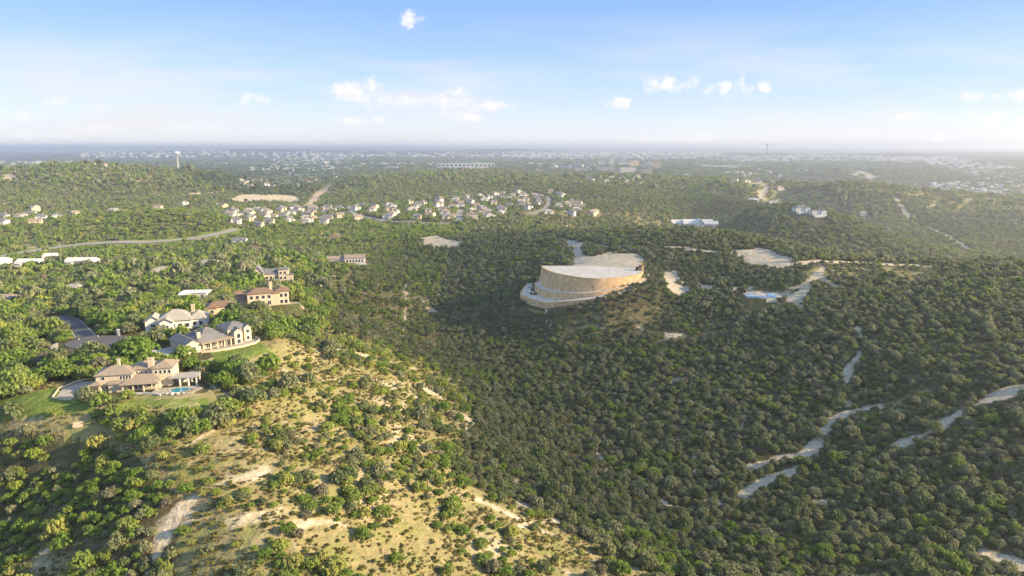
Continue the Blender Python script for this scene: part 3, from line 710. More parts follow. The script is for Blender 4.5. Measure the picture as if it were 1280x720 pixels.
EXCLW(L, rz, -2, 2, 16, 9); EXCLW(L, rz, 13, -6, 10, 8); EXCLW(L, rz, -22, 1, 8, 10); EXCLW(L, rz, 1, -8.5, 12, 3)

rescale(before, eb, L, .84, (1.6, 0)); before, eb = set(COL.objects), len(EXCL)
# --- the terraced house facing the valley
x, y, z = SITES['terrace_house']; rz = R(48); L = (x+1.5, y+5.5, z+.1)
build_house('hillside_house', 'long pale house with slate garage roof and two gabled bays above a curved terrace', 'house', L, rz,
  [(-10.5, 3.5, 6.5, 15, 3.6, 'gable_y', 2.0), (-1.0, 2.5, 13, 8.5, 3.6, 'hip', 2.7), (9.8, 2.8, 9, 10, 6.4, 'hip', 2.2), (-1.2, 4.2, 4, 4, 6.6, 'hip', 1.3, 3.4), (8.6, -3.4, 3.6, 3.2, 5.6, 'gable_y', 1.5), (13.6, -1.2, 3.2, 4.6, 6.2, 'gable_y', 1.3), (-1.0, 9.5, 12, 6, 3.8, 'hip', 2.0)],
  M['cream'], M['r_grey'],
  row(-7, 5, 5, -1.76, .3, 1.7, 2.3, 's')+[(8.6, -5.02, 2.6, 1.6, 2.0, 's'), (8.6, -5.02, .3, 1.6, 1.8, 's'), (13.6, -3.52, 3.8, 1.3, 1.5, 's'), (13.6, -3.52, .8, 1.3, 1.6, 's'), (11.3, -2.22, 4, 1.2, 1.4, 's'), (6.0, -2.22, 4, .9, 1.3, 's')]
  +[(-10.5, -4.02, .8, 1.8, 1.9, 's')]+[(-1.2, 2.18, 4.9, 1.8, 1.0, 's')]+rowy(0, 9, 3, 15.2 if False else 14.32, 3.8, 1.1, 1.4, 'e'),
  chim=[(-6.2, .5, 3.6, 7.0, 1.4)], doors=[(3.6, -1.76, 1.6, 2.4, 's')], cols=[(xx, -4.6, -.3, 3.5, .5) for xx in (-6.6, -3.6, -.6, 2.4, 5.2)])
MB().gable(-.8, -3.2, 3.2, 13, 3.6, .5, 'x').obj('porch_roof', M['r_tan'], bpy.data.objects['hillside_house'])
c1_, s1_ = math.cos(rz), math.sin(rz); T2 = lambda pts: loc2w(L, rz, pts)
lawnpoly('terrace', T2([(-7.5,-1.9),(-7.5,-5.6),(0,-8.6),(7,-9.6),(13.5,-8.8),(17.5,-5.5),(17.5,-1.5)]), z+.22, M['pave'])
gw = MB(); gw.wallrun([(-8.2,-5.8),(-4,-8),(0,-9.3),(7,-10.4),(13.5,-9.6),(18,-6),(18.3,-1)], -3.2, .7, .4); o = gw.obj('terrace_wall', M['cream']); o.location = L; o.rotation_euler = (0, 0, rz)
o['label'] = 'curved cream retaining wall holding the hillside house terrace'; o['category'] = 'wall'
lawnpoly('driveway', T2([(-13,13),(-14,-2),(-17,-3),(-24,6),(-22,16)]), z+.12, M['concrete'])
EXCLW(L, rz, 0, 3, 16, 9); EXCLW(L, rz, 4, -8, 14, 6); EXCLW(L, rz, -18, 6, 6, 9)
rescale(before, eb, L, .88, (-2.0, 0))
# keep the near sides of both houses open to view
for px_, py_, rr_ in ((300,446,9),(275,452,9),(205,500,6),(245,498,8)):
    q = hit(px_, py_); excl(q[0], q[1], rr_, 4)

# --- other near houses: (name, label, site/pixel, rot, wings, wall, roof, extras)
def near(name, label, key, rz, wings, wm, rm, wins, chim=(), cols=(), doors=(), ex=(12, 9), front=7):
    x, y, z = SITES[key]; L = (x, y, z+.1)
    r_ = build_house(name, label, 'house', L, rz, wings, M[wm], M[rm], wins, chim, doors, cols)
    if name == 'ranch_house': r_.scale = (1.22, 1.22, 1.4)
    excl(x, y, ex[0], ex[1], rz); d = math.hypot(x, y); excl(x*(1-front/d), y*(1-front/d), ex[0]*.8, front); return r_
near('house', 'pale house with broad hipped roof and a chimney, just behind the long gabled hillside house', 'hip_house', R(18),
  [(0, 0, 13, 11, 3.8, 'hip', 3.6), (8.5, 1, 7, 9, 3.5, 'hip', 2.6), (-8.5, -1, 6, 7, 3.6, 'gable_y', 2.4), (-3, -6, 5, 4, 3.6, 'gable_y', 1.8)], 'white', 'r_pale',
  row(-2, 6, 3, -5.52, .8, 1.6, 1.6, 's')+[(-8.5, -4.52, 1, 1.8, 1.6, 's'), (-3, -8.02, .8, 1.8, 1.7, 's')]+row(6, 11, 2, -3.52, .8, 1.3, 1.5, 's'), chim=[(6.5, 2, 4, 8.6, 1.3)], ex=(14, 9), front=9)
near('stone_house', 'two-storey tan stone house with brown tile roof and tall arched windows', 'stone_house', R(24),
  [(-3.5, 0, 13, 9, 6.6, 'hip', 2.2), (7, 0, 7, 8, 6.9, 'hip', 1.8), (4.0, -2.5, 3.5, 4, 6.0, 'flat', 0), (-14, 2, 8, 6, 3.2, 'hip', 1.4), (-13, 11, 11, 7, 4, 'hip', 2)], 'stone', 'r_brown',
  row(-9.5, 2, 4, -4.52, 3.9, 1.5, 1.8, 's')+row(-9.5, 2, 4, -4.52, .5, 1.7, 2.2, 's')+row(5.5, 10, 2, -4.02, 3.9, 1.4, 1.9, 's')+row(5.5, 10, 2, -4.02, .5, 1.5, 2.0, 's')+rowy(-3, 3, 2, 10.5, 3.9, 1.1, 1.5, 'e'), chim=[(2, 1.5, 6.6, 11.2, 1.4)], ex=(15, 9), front=10)
near('gabled_house', 'white house with a steep front gable and a square stone block at its end', 'gable_house', R(14),
  [(-7, -1, 7, 10, 5.0, 'gable_y', 5.0), (1, 1, 10, 8, 4.4, 'gable_x', 2.8), (8.6, 0, 6, 8, 7.0, 'flat', 0), (12.6, -1.5, 3.5, 5, 3.5, 'flat', 0)], 'cream', 'r_grey',
  [(-7, -6.02, 1, 2.0, 2.2, 's'), (-7, -6.02, 5.2, 1.4, 1.5, 's')]+row(-3, 5, 3, -3.02, 1, 1.5, 1.8, 's')+row(5.8, 11, 2, -4.02, 4.2, 1.3, 1.6, 's')+row(5.8, 11, 2, -4.02, .8, 1.3, 1.8, 's'), ex=(15, 8), front=10)
near('long_house', 'long low white house with one grey gabled roof at the shaded wood edge', 'long_house', R(10),
  [(5.5, 0, 17, 8.5, 4.0, 'gable_x', 2.7), (-10, 2, 16, 8, 3.2, 'gable_x', 2.2)], 'white', 'r_tan', row(-2, 13, 6, -4.27, .6, 1.5, 2.3, 's')+row(-16, -4, 3, -2.02, .9, 1.4, 1.4, 's')+[(14.02, 0, 1, 1.6, 1.8, 'e')], ex=(20, 8), front=14)
x, y, z = SITES['long_house']; o = MB().box(6, -7, -2.5, 18, 4, 2.4).obj('terrace_wall', M['white']); o.location = (x, y, z); o.rotation_euler = (0, 0, R(10)); o['label'] = 'white terrace block in front of the long low house'; o['category'] = 'wall'
near('ranch_house', 'sprawling white house with long metal roof and central gable on the wooded ridge', 'white_house', R(-4),
  [(4, 0, 42, 18, 4.6, 'gable_x', 5.4), (6, -5, 12, 16, 4.8, 'gable_y', 6.6), (-24, 4, 18, 12, 4.6, 'gable_x', 4.2), (28, 1, 10, 12, 4.2, 'gable_x', 3.6)], 'white', 'r_metal',
  row(-16, 0, 6, -9.02, .5, 2.2, 2.6, 's')+row(12, 24, 4, -9.02, .5, 2.2, 2.6, 's')+[(6, -13.02, .5, 3, 3, 's')]+row(-32, -17, 3, -2.02, .8, 1.4, 1.6, 's'), ex=(36, 14), front=24)

# --- smaller houses among the trees on the left plateau and the ridge (pixel, rot, size, wall, roof, label)
def gen_house(name, label, loc, rz, w, d, h, wm, rm, kind, seed, nwin=4, group=None, wing=True, rh=None):
    g = random.Random(seed); rh = rh or d*.26
    wings = [(0, 0, w, d, h, kind, rh)]
    if wing: sx = g.choice((-1, 1)); wings.append((sx*w*.28, -d*.45, w*.36, d*.5, h*g.uniform(.8, 1), 'gable_y' if 'gable' in kind else 'hip', rh*.75))
    ws = [q for q in row(-w/2+.5, w/2-.5, nwin, -d/2-.02, .9, 1.3, 1.5, 's') if not wing or (q[0]*sx < w*.08)]
    if h > 5: ws += [(a, b_, 3.8, c_, d_, e_) for a, b_, _, c_, d_, e_ in ws]
    if wing: ws.append((sx*w*.28, -d*.70-.02, .9, 1.5, 1.5, 's'))
    return build_house(name, label, 'house', loc, rz, wings, M[wm], M[rm], ws, chim=[(w*.2, d*.15, h, h+rh+.9, 1.0)] if g.random() < .5 else (), group=group, base=4)
NEARS = [
 (205,345, 5, 17, 12, 3.6,'cream','r_pale','hip','pale hipped roof house standing alone among trees above the hip roofed estate'),
 (263,334,-8, 17, 11, 3.6,'white','r_pale','hip','white house with pale roof half hidden by oaks, near the top of the left estate'),
 (213,327, 0, 15, 10, 3.2,'stone','r_brown','hip','low brown roofed house sunk in the trees below the highway'),
 (245,372, 6, 14, 8, 3.2,'white','r_metal','flat','small white flat-roofed outbuilding among the oaks'),
 (94,366,-6, 14, 9, 3.4,'white','r_pale','hip','house with pale roof mostly hidden by the oaks left of centre'),
 (155,374, 4, 16, 9, 3.2,'white','r_grey','flat','low flat white house in the trees beyond the turning circle'),
 (8,380, 12, 15, 10, 3.6,'white','r_tan','hip','white-walled house cut by the left edge of the photo'),
 (56,352,-4, 14, 9, 3.2,'cream','r_brown','hip','brown roofed house barely showing through the left oaks'),
 (300,304, 8, 15, 10, 4.0,'white','r_grey','gable_x','white cottage beside the bend at the highway end'),
 (320,316,-6, 15, 10, 3.8,'cream','r_brown','hip','tan house with brown roof just below the highway end'),
 (420,300, 5, 14, 9, 3.4,'cream','r_brown','hip','small orange-walled house in the scrub below the estate road'),
 (276,390, 20, 12, 8, 3.4,'stone','r_brown','hip','small stone outbuilding between the hipped and the stone house'),
]
for k, (px_, py_, an, w, d, h, wm, rm, kd, lab) in enumerate(NEARS):
    x, y = hit(px_, py_); z = flat(x, y, d*.6, None, .6, w*.6)
    gen_house('house', lab, (x, y, z), R(an), w, d, h, wm, rm, kd, 40+k, group='scattered houses on the left plateau')
    excl(x, y, w*.6, d*.7); dd_ = math.hypot(x, y); excl(x*(1-8/dd_), y*(1-8/dd_), w*.4, 7)
WHITE = [(40,333,4,20,13,4.5,'largest white metal roofed building near the left edge'), (66,326,10,12,11,5,'small white gabled building between the two long metal roofs'),
         (104,331,2,24,12,4.2,'long low white metal roof right of the white group'), (2,331,0,12,12,4.5,'white metal roof cut by the left edge of the photo')]
for k, (px_, py_, an, w, d, h, lab) in enumerate(WHITE):
    x, y = hit(px_, py_); z = flat(x, y, d*.7, None, .5, w*.6)
    r_ = build_house('white_building', lab, 'building', (x, y, z), R(an), [(0, 0, w, d, h, 'gable_x', 2.4), (w*.3, -d*.4, w*.3, d*.5, h*.9, 'gable_y', 2.0), (-w*.34, -d*.3, w*.24, d*.6, h*.8, 'gable_x', 1.6)], M['white'], M['r_metal'],
       row(-w*.18, w*.12, 3, -d/2-.02, .8, 1.8, 1.8, 's'), group='white metal roofed buildings at the far left', base=4)
    excl(x, y, w*.6, d*.8); dd_ = math.hypot(x, y); excl(x*(1-14/dd_), y*(1-14/dd_), w*.55, 14)
RIDGE = [(941,252,-5,26,12,5,'white','r_metal','hip'),(966,254,4,24,11,6,'white','r_pale','flat'),(985,255,6,14,10,4,'cream','r_grey','hip'),(1001,264,8,22,12,5.5,'white','r_grey','hip'),(1021,268,10,22,11,6,'white','r_grey','flat'),
         (1078,268,-4,15,9,4,'cream','r_pale','hip'),(974,236,5,18,11,5,'cream','r_tan','hip')]
RL = ['broad white house left of the ridge street','flat white two-storey house right at the foot of the ridge street','low cream house between white ones along the right ridge','white house with grey hipped roof on the right ridge',
      'flat-roofed white house with terraces at the end of the ridge row','lone pale house on the spur right of the ridge row','tan roofed house above the ridge row beside the street top']
for k, (px_, py_, an, w, d, h, wm, rm, kd) in enumerate(RIDGE):
    x, y = hit(px_, py_); z = flat(x, y, d*.6, None, .6, w*.6)
    gen_house('house', RL[k], (x, y, z), R(an), w, d, h, wm, rm, kd, 80+k, group='houses along the right-hand ridge')
    o = MB().box(0, -d*.9, -3.2, w*1.05, d*.6, 3.3).obj('terrace_wall', M['white']); o.location = (x, y, z); o.rotation_euler = (0, 0, R(an)); o['label'] = 'white terrace base in front of the '+RL[k][:48].rsplit(' ', 1)[0]; o['category'] = 'wall'
    excl(x, y, w*.6, d*.7); dd_ = math.hypot(x, y); excl(x*(1-20/dd_), y*(1-20/dd_), w*.6, 20)

# --- the built-up slopes beyond: row houses copied from a few kinds
protoH = []
for k, (w, d, h, wm, rm, kd) in enumerate([(15,11,5.6,'white','r_grey','hip'),(16,11,5.6,'white','r_grey','hip'),(15,12,5.8,'cream','r_tan','gable_x'),(17,11,3.6,'white','r_pale','hip'),(14,11,6.0,'stone','r_grey','gable_x'),(16,10,5.6,'white','r_tan','hip')]):
    p = gen_house('house', '', (0, 0, 0), 0, w, d, h, wm, rm, kd, 60+k, nwin=2, rh=3.2); protoH.append([p, 0, (('white' if wm == 'white' else 'cream' if wm == 'cream' else 'stone'), {'r_grey':'grey','r_brown':'brown','r_tan':'tan','r_pale':'pale'}[rm], '' if h < 5 else 'two-storey ')])
HZ = [  # polygons of built-up ground: pixels, y range, spacing, phrase
 ([(282,266),(300,262),(345,262),(345,282),(330,284),(285,278)], 850, 1500, 17, 'in the leftmost sunlit cluster'),
 ([(345,262),(400,260),(400,277),(345,281)], 850, 1500, 17, 'below the pale cleared lot'),
 ([(395,262),(440,258),(475,262),(475,277),(395,279)], 800, 1500, 22, 'along the estate road'),
 ([(478,256),(560,250),(640,240),(650,262),(610,274),(560,277),(478,275)], 800, 1700, 23, 'in the central hillside estate'),
 ([(640,240),(690,238),(740,262),(748,272),(700,270),(650,266)], 850, 1600, 25, 'above the wooded ridge'),
 ([(735,224),(800,222),(802,231),(735,231)], 1300, 2300, 26, 'before the apartments'),
 ([(912,224),(962,222),(968,230),(918,230)], 1300, 2300, 30, 'on the right ridge top'),
 ([(985,223),(1052,221),(1055,227),(988,228)], 1300, 2400, 30, 'on the far right crest'),
 ([(300,226),(420,214),(425,226),(380,233),(310,236)], 1500, 3300, 26, 'in the distant subdivision'),
 ([(330,214),(440,205),(450,213),(330,222)], 2000, 4500, 60, 'beyond the distant subdivision'),
 ([(0,262),(60,262),(110,268),(60,282),(0,284)], 800, 1500, 48, 'near the far left road'),
 ([(120,262),(280,252),(280,262),(120,266)], 950, 1500, 52, 'behind the tree mound'),
 ([(90,202),(210,202),(210,212),(90,212)], 1400, 2200, 70, 'by the water tower'),
]
cand = []
tmpx = []
for poly, y0, y1, spg, ph_ in HZ:
    xs, ys = sample_grid(y0*.8, y1*1.6, spg, R(48)); zz = hgt(xs, ys); qx, qy = proj(xs, ys, zz)
    ok = inpoly(qx, qy, poly) & (ys > y0) & (ys < y1)
    for i in np.nonzero(ok)[0]: cand.append((xs[i], ys[i], zz[i], ph_))
cand.sort(key=lambda q: math.hypot(q[0], q[1]))
townpts = []; overflow = []
for i, (x, y, z, ph_) in enumerate(cand):
    if any(abs(x-e[0]) < 22 and abs(y-e[1]) < 22 for e in EXCL): continue
    if any(float(dseg(np.array([x]), np.array([y]), pl)[0]) < w/2+8 for pl, w, m in RW.values()): continue
    if len(townpts) >= 262: overflow.append((x, y, z)); continue
    k = random.randrange(len(protoH)); p = protoH[k]
    o = p[0] if p[1] == 0 else copy_tree(p[0], None, ('window',) if math.hypot(x, y) > 1180 else ()); p[1] += 1
    o.location = (x, y, z+.2); o.rotation_euler = (0, 0, R(random.choice((0, 20, -25, 50, 75, 90, 8))+random.uniform(-6, 6))); s_ = random.uniform(.72, .95); o.scale = (s_, s_, s_)
    wc, rc, st = p[2]; o['label'] = f'{wc} {rc}-roofed house {ph_}, {pct(x, y, z+3)}'; o['category'] = 'house'; o['group'] = 'houses '+ph_
    townpts.append((x, y)); excl(x, y, 10, 8)
    d_ = math.hypot(x, y); excl(x*(1-11/d_), y*(1-11/d_), 5, 5)
# every farther roof: one mass of distant town
dt = MB(); mats_ = [M['white'], M['r_pale'], M['cream'], M['r_metal']]
def town_block(x, y, z, w, d, h, rz):
    a = random.choice((0, 0, 2)); dt.cur = a; dt.box(x, y, z-3, w, d, h+3, rz); dt.cur = random.choice((1, 3, 3, 0)); 
    c, s = math.cos(rz), math.sin(rz); i = len(dt.v); r = 2.6
    V = [(-w/2-.5,-d/2-.5,h),(w/2+.5,-d/2-.5,h),(w/2+.5,d/2+.5,h),(-w/2-.5,d/2+.5,h),(-w*.2,0,h+r),(w*.2,0,h+r)]
    dt.add([(x+a_*c-b_*s, y+a_*s+b_*c, z+e_) for a_, b_, e_ in V], [(0,1,5,4),(1,2,5),(2,3,4,5),(3,0,4)])
FZ = [([(1150,231),(1200,228),(1290,228),(1290,247),(1230,246),(1170,243)], 1900, 3600, 30, .55), ([(1110,198),(1180,196),(1290,214),(1290,231),(1230,224),(1170,207),(1112,203)], 2600, 9000, 44, .45),
      ([(640,190),(900,190),(900,200),(640,199)], 3500, 9500, 70, .75), ([(900,195),(1110,195),(1110,203),(900,203)], 3000, 8000, 70, .6), ([(100,190),(640,190),(640,197),(100,197)], 5000, 9500, 110, .45), ([(840,218),(1000,217),(1000,223),(840,223)], 1900, 3600, 70, .4),
      ([(340,198),(440,198),(440,206),(340,206)], 3300, 8000, 75, .6), ([(0,203),(100,203),(100,212),(0,212)], 1900, 5000, 60, .5), ([(450,203),(545,206),(545,212),(450,210)], 2200, 4500, 60, .4), ([(660,206),(820,206),(820,218),(660,218)], 1900, 4200, 60, .5),
      ([(300,210),(430,204),(440,216),(300,228)], 1800, 4200, 46, .4), ([(900,213),(1010,211),(1010,217),(900,217)], 2200, 4500, 60, .3)]
nfar = 0
for (x, y, z) in overflow: town_block(x, y, z, random.uniform(13, 17), random.uniform(10, 12), random.uniform(4, 6), random.uniform(0, 3.1))
for poly, y0, y1, spg, pr in FZ:
    xs, ys = sample_grid(y0*.8, y1*1.5, spg, R(46)); zz = hgt(xs, ys); qx, qy = proj(xs, ys, zz)
    ok = inpoly(qx, qy, poly) & (ys > y0) & (ys < y1) & (rng.uniform(size=xs.shape) < pr)
    for i in np.nonzero(ok)[0]:
        if any(abs(xs[i]-a) < 20 and abs(ys[i]-b_) < 20 for a, b_ in townpts): continue
        k_ = 1.1 if ys[i] < 4000 else 1.9
        town_block(xs[i], ys[i], zz[i], random.uniform(14, 22)*k_, random.uniform(11, 15)*k_, random.uniform(4, 7)*k_, random.uniform(0, 3.1)); nfar += 1
o = dt.obj('distant_town', mats_, fixn=False); o['kind'] = 'stuff'; o['label'] = 'countless pale roofs of the distant suburbs'

# --- apartments, warehouses, school
def block(name, label, cat, px_, py_, w, d, h, rz, wm, rm, nx, nf, group=None, dz=0):
    x, y = hit(px_, py_); z = float(hgt(x, y)); root = emp(name, (x, y, z), rz, label, cat, group)
    MB().box(0, 0, -8, w, d, h+8).obj('wall', M[wm], root); MB().box(0, 0, h, w+1.2, d+1.2, .8).box(w*.2, 0, h+.8, w*.15, d*.4, 2.2).obj('roof', M[rm], root)
    for f in range(nf):
        b_ = MB()
        for i in range(nx): b_.box(-w/2+(i+.5)*w/nx, -d/2-.06, h*(f+.25)/nf, w/nx*.55, .12, h/nf*.5)
        b_.obj('window_band', M['glass'], root)
    excl(x, y, w/2+8, d/2+10, rz); d_ = math.hypot(x, y); excl(x*(1-60/d_), y*(1-60/d_), w/2, 60); return root
APT = [(706,211,60,18,'white'),(722,210,55,20,'white'),(737,209,50,22,'white'),(752,207,46,30,'white'),(764,206,30,36,'white'),(779,206,26,40,'white'),(792,208,56,32,'sunlit_tan'),(806,210,50,20,'white'),(820,211,40,34,'sunlit_tan'),(757,213,80,16,'white'),(784,214,70,16,'white'),(808,216,44,14,'cream'),(728,214,50,14,'white')]
for k, (a, b_, w, h, wm) in enumerate(APT):
    block('apartment_block', f"{'orange sunlit' if wm == 'sunlit_tan' else 'cream' if wm == 'cream' else 'pale'} {'tower' if h > 28 else 'mid-rise'} apartment block, {['first','second','third','fourth','fifth','sixth','seventh','eighth','ninth','tenth','eleventh','twelfth','last'][k]} of the distant cluster, {a/12.8:.1f}% across", 'apartment block', a, b_, w, 22, h, R(random.uniform(-20, 20)), wm, 'r_pale', 7, max(3, int(h/5)), 'distant apartment blocks')
block('warehouse', 'very long white warehouse on the distant plain', 'warehouse', 583, 209, 300, 60, 20, R(2), 'white', 'r_metal', 14, 1)
block('warehouse', 'small white warehouse left of the very long one', 'warehouse', 489, 211, 70, 40, 9, 0, 'white', 'r_metal', 5, 1)
for k, (a, w, l) in enumerate([(252,70,'leftmost'),(276,80,'second from the left'),(300,75,'third from the left'),(322,80,'rightmost')]):
    block('warehouse', f'long cream commercial building right of the water tower, {l} of four', 'warehouse', a, 206, w, 30, 9, 0, 'cream', 'r_metal', 6, 1, 'commercial buildings by the water tower')
block('school_building', 'long low pale building on the distant right plain', 'building', 905, 209, 150, 40, 8, 0, 'white', 'r_metal', 10, 1)

# --- water towers
def water_tower(label, px_, py_, top, k_=1.0, mats=('tower_blue', 'tower_leg')):
    x, y = hit(px_, py_); z = float(hgt(x, y)); dt_ = ray(px_, top); H_ = CAMZ+dt_.z/dt_.y*y-z; root = emp('water_tower', (x, y, z), 0, label, 'water tower'); r = 9.5*k_; th = 11*k_
    st = MB().lathe([(4.6*k_, -4), (4.0*k_, 2), (2.7*k_, H_*.18), (2.5*k_, H_-th-2), (4*k_, H_-th+1)]).obj('shaft', M[mats[1]], root)
    tk = MB().lathe([(3.4*k_, H_-th), (r*.8, H_-th+2.2*k_), (r, H_-th+4.6*k_), (r, H_-4.2*k_), (r*.82, H_-1.8*k_), (r*.4, H_-.4), (.3, H_)]).obj('tank', M[mats[0]], root)
    for o in (st, tk):
        for p in o.data.polygons: p.use_smooth = True
    MB().lathe([(r+.02, H_-th*.55), (r+.9, H_-th*.55), (r+.9, H_-th*.55+.3), (r+.02, H_-th*.55+.3)]).obj('walkway', M['white'], root)
    MB().cyl(0, 0, H_-.3, H_+3, .15).obj('antenna', M['dark'], root)
    excl(x, y, 12, 20); return root
water_tower('tall water tower with pale blue tank and tan shaft rising from the wooded left hill', 223, 213, 189.0, 1.7)
water_tower('dark water tower breaking the horizon right of centre', 958, 196, 179.5, 1.6, ('dark', 'dark'))

# --- the stone retaining wall and its gravel pad
M['block'] = stonemat('limestone_block', (.88,.58,.31), (.68,.44,.23), (.36,.24,.13), 1.0, .05, (1.6, .9), .9)
M['gravel'] = noisy('white_gravel', (.54,.48,.39), (.66,.60,.50), .35, bump=.2)
wr = emp('retaining_wall', (0, 0, 0), 0, 'huge curved terraced limestone block wall holding up a white gravel pad', 'retaining wall')
def tierwall(name, off, zt, zb, sel_=None):
    me = bpy.data.meshes.new(name); V, F, UV = [], [], []
    q = TP+nrm*off[:,None]; ll = np.r_[0, np.cumsum(np.hypot(*np.diff(q, axis=0).T))]
    g = np.random.default_rng(3)
    for i in range(len(q)):
        zt_, zb_ = zt[i], zb[i]; b_ = q[i]+nrm[i]*.15*(zt_-zb_)
        V += [(q[i,0]-nrm[i,0]*1.2, q[i,1]-nrm[i,1]*1.2, zt_+.25), (q[i,0], q[i,1], zt_+.25), (b_[0], b_[1], zb_-(6 if zb_ < PADZ-20 else 3))]
    for i in range(len(q)-1):
        a = 3*i; F += [(a+1, a+4, a+3, a), (a+2, a+5, a+4, a+1)]
        UV += [(ll[i], 0), (ll[i+1], 0), (ll[i+1], 1.2), (ll[i], 1.2)]
        UV += [(ll[i], zb[i]-1.5), (ll[i+1], zb[i+1]-1.5), (ll[i+1], zt[i+1]), (ll[i], zt[i])]
    me.from_pydata(V, [], F); uv = me.uv_layers.new(name='UVMap'); uv.data.foreach_set('uv', np.array(UV).ravel()); me.materials.append(M['block'])
    o = bpy.data.objects.new(name, me); COL.objects.link(o); o.parent = wr; return o
def ledge(name, o0, o1, z0):
    V = []; F = []
    for i in range(len(TP)):
        a = TP[i]+nrm[i]*o0[i]; b_ = TP[i]+nrm[i]*o1[i]; V += [(a[0], a[1], z0[i]+.1), (b_[0], b_[1], z0[i]-.05)]
    for i in range(len(TP)-1): F.append((2*i, 2*i+1, 2*i+3, 2*i+2))
    me = bpy.data.meshes.new(name); me.from_pydata(V, [], F); me.materials.append(M['gravel']); o = bpy.data.objects.new(name, me); COL.objects.link(o); o.parent = wr; return o
w1, b1_, w2, b2_, w3 = W1(tl), B1(tl), W2(tl), B2(tl), W3(tl); zz0 = np.full(len(TP), PADZ)
tierwall('wall_tier', 0*tl, zz0, zz0-w1); ledge('ledge', 1.2+0*tl, b1_+.1, zz0-w1); tierwall('wall_tier', b1_, zz0-w1-.2, zz0-w1-w2)
ledge('ledge', b1_+.4, b1_+b2_+.1, zz0-w1-w2); tierwall('wall_tier', b1_+b2_, zz0-w1-w2-.2, zz0-w1-w2-w3)
pts = [tuple(p-n_*.9) for p, n_ in zip(TP, nrm)]+[(86,468),(72,476),(48,480),(28,480)]
MB().poly(pts, PADZ-2, PADZ+.12).obj('gravel_pad', M['gravel'], wr)
excl(52, 462, 34, 22); excl(26, 440, 17, 15, R(-35)); excl(46, 428, 12, 7)
ex_ = emp('excavator', (87, 462, PADZ+.15), R(40), 'small dark excavator parked at the right end of the gravel pad', 'excavator')
MB().box(0, 0, .9, 3.2, 2.6, 1.3).box(-1.2, 0, 2.2, .9, 2.4, .5).obj('body', M['dark'], ex_); MB().box(.7, -.7, 2.2, 1.5, 1.1, 1.3).obj('cab', M['glass'], ex_)
for sy in (-1.15, 1.15): MB().box(0, sy, .05, 3.8, .6, .85).box(0, sy, .2, 4.2, .5, .5).obj('track', M['dark'], ex_)
bo = MB(); bo.box(0, 0, 0, 4.2, .4, .5).obj('boom', M['orange'], ex_); o = bpy.data.objects['boom']; o.location = (2.8, .4, 3.4); o.rotation_euler = (0, -.55, 0)
o = MB().box(0, 0, 0, .35, .35, 2.8).box(0, 0, -.5, .9, 1.1, .7).obj('bucket_arm', M['orange'], ex_); o.location = (4.8, .4, 1.6)

# --- foundation slab with sheets on the right hillside
x, y = hit(953, 370); z = flat(x, y, 7, None, .5, 14)
fs = emp('foundation_slab', (x, y, z), R(-4), 'pale concrete house foundation with blue sheeting on the right hillside', 'foundation')
MB().box(0, 0, -1.5, 22, 10, 2.1).obj('slab', M['concrete'], fs); MB().box(-2, -5.15, -.6, 18, .3, 1.5).obj('sheeting', M['blue'], fs)
for k, (a, b_, w, d) in enumerate([(-7,1,4,3),(-1,2,5,3),(5,-1,4,4),(8,2.5,3,2)]): MB().box(a, b_, .6, w, d, .5).obj('lumber_stack', M['white'] if k % 2 else M['blue'], fs)
excl(x, y, 13, 8); d_ = math.hypot(x, y); excl(x*(1-12/d_), y*(1-12/d_), 10, 7)
# --- turning circle and its white gate pillar
x, y, z = SITES['cul']
o = MB().poly([(13.5*math.cos(a)+x, 9.5*math.sin(a)+y) for a in np.linspace(0, 2*math.pi, 40, endpoint=False)], z-.3, z+.22).obj('road', M['asphalt']); o['kind'] = 'structure'
excl(x, y, 14, 10); excl(x+2, y-15, 13, 5)
q = hit(149, 419); o = MB().box(0, 0, -.3, 1.1, 1.1, 2.6).box(0, 0, 2.3, 1.4, 1.4, .25).obj('gate_pillar', M['white']); o.location = (*q, float(hgt(*q))); o['label'] = 'white square gate pillar beside the asphalt turning circle'; o['category'] = 'pillar'
q = hit(66, 436); 
# --- bench-like pale block in the lower left brush
q = hit(98, 533); o = MB().box(0, 0, -.2, 2.6, .8, .9).box(0, .35, .7, 2.6, .2, .6).obj('stone_bench', M['stone']); o.location = (*q, float(hgt(*q))); o.rotation_euler = (0, 0, .3); o['label'] = 'pale stone bench in the brush below the lawn'; o['category'] = 'bench'
excl(q[0], q[1], 3, 2); excl(q[0], q[1]-4, 3, 3)
# ------------------------------------------------------------------ ground mesh
def grid_mesh(name, co, rows, cols):
    me = bpy.data.meshes.new(name)
    idx = np.arange(rows*cols).reshape(rows, cols)
    f = np.stack([idx[1:,:-1], idx[1:,1:], idx[:-1,1:], idx[:-1,:-1]], -1).reshape(-1, 4)[:, ::-1]
    me.vertices.add(len(co)); me.vertices.foreach_set('co', co.ravel())
    me.loops.add(f.size); me.loops.foreach_set('vertex_index', f.ravel().astype(np.int32))
    me.polygons.add(len(f)); me.polygons.foreach_set('loop_start', np.arange(0, f.size, 4, dtype=np.int32))
    me.update(); me.polygons.foreach_set('use_smooth', np.ones(len(f), bool)); return me
me = grid_mesh('ground', np.stack([GX, GY, H], -1).reshape(-1, 3), NS, NA)
att = me.attributes.new('cover', 'FLOAT_COLOR', 'POINT')
att.data.foreach_set('color', np.stack([dry, pale, lawn, np.ones_like(H)], -1).astype(np.float32).ravel())
ground = bpy.data.objects.new('ground', me); ground['kind'] = 'structure'; COL.objects.link(ground)
gm, nt, b = mat('ground', 0.95, 0.05)
at = nn(nt, 'ShaderNodeAttribute', attribute_name='cover'); sp = nn(nt, 'ShaderNodeSeparateColor'); nt.links.new(at.outputs['Color'], sp.inputs[0])
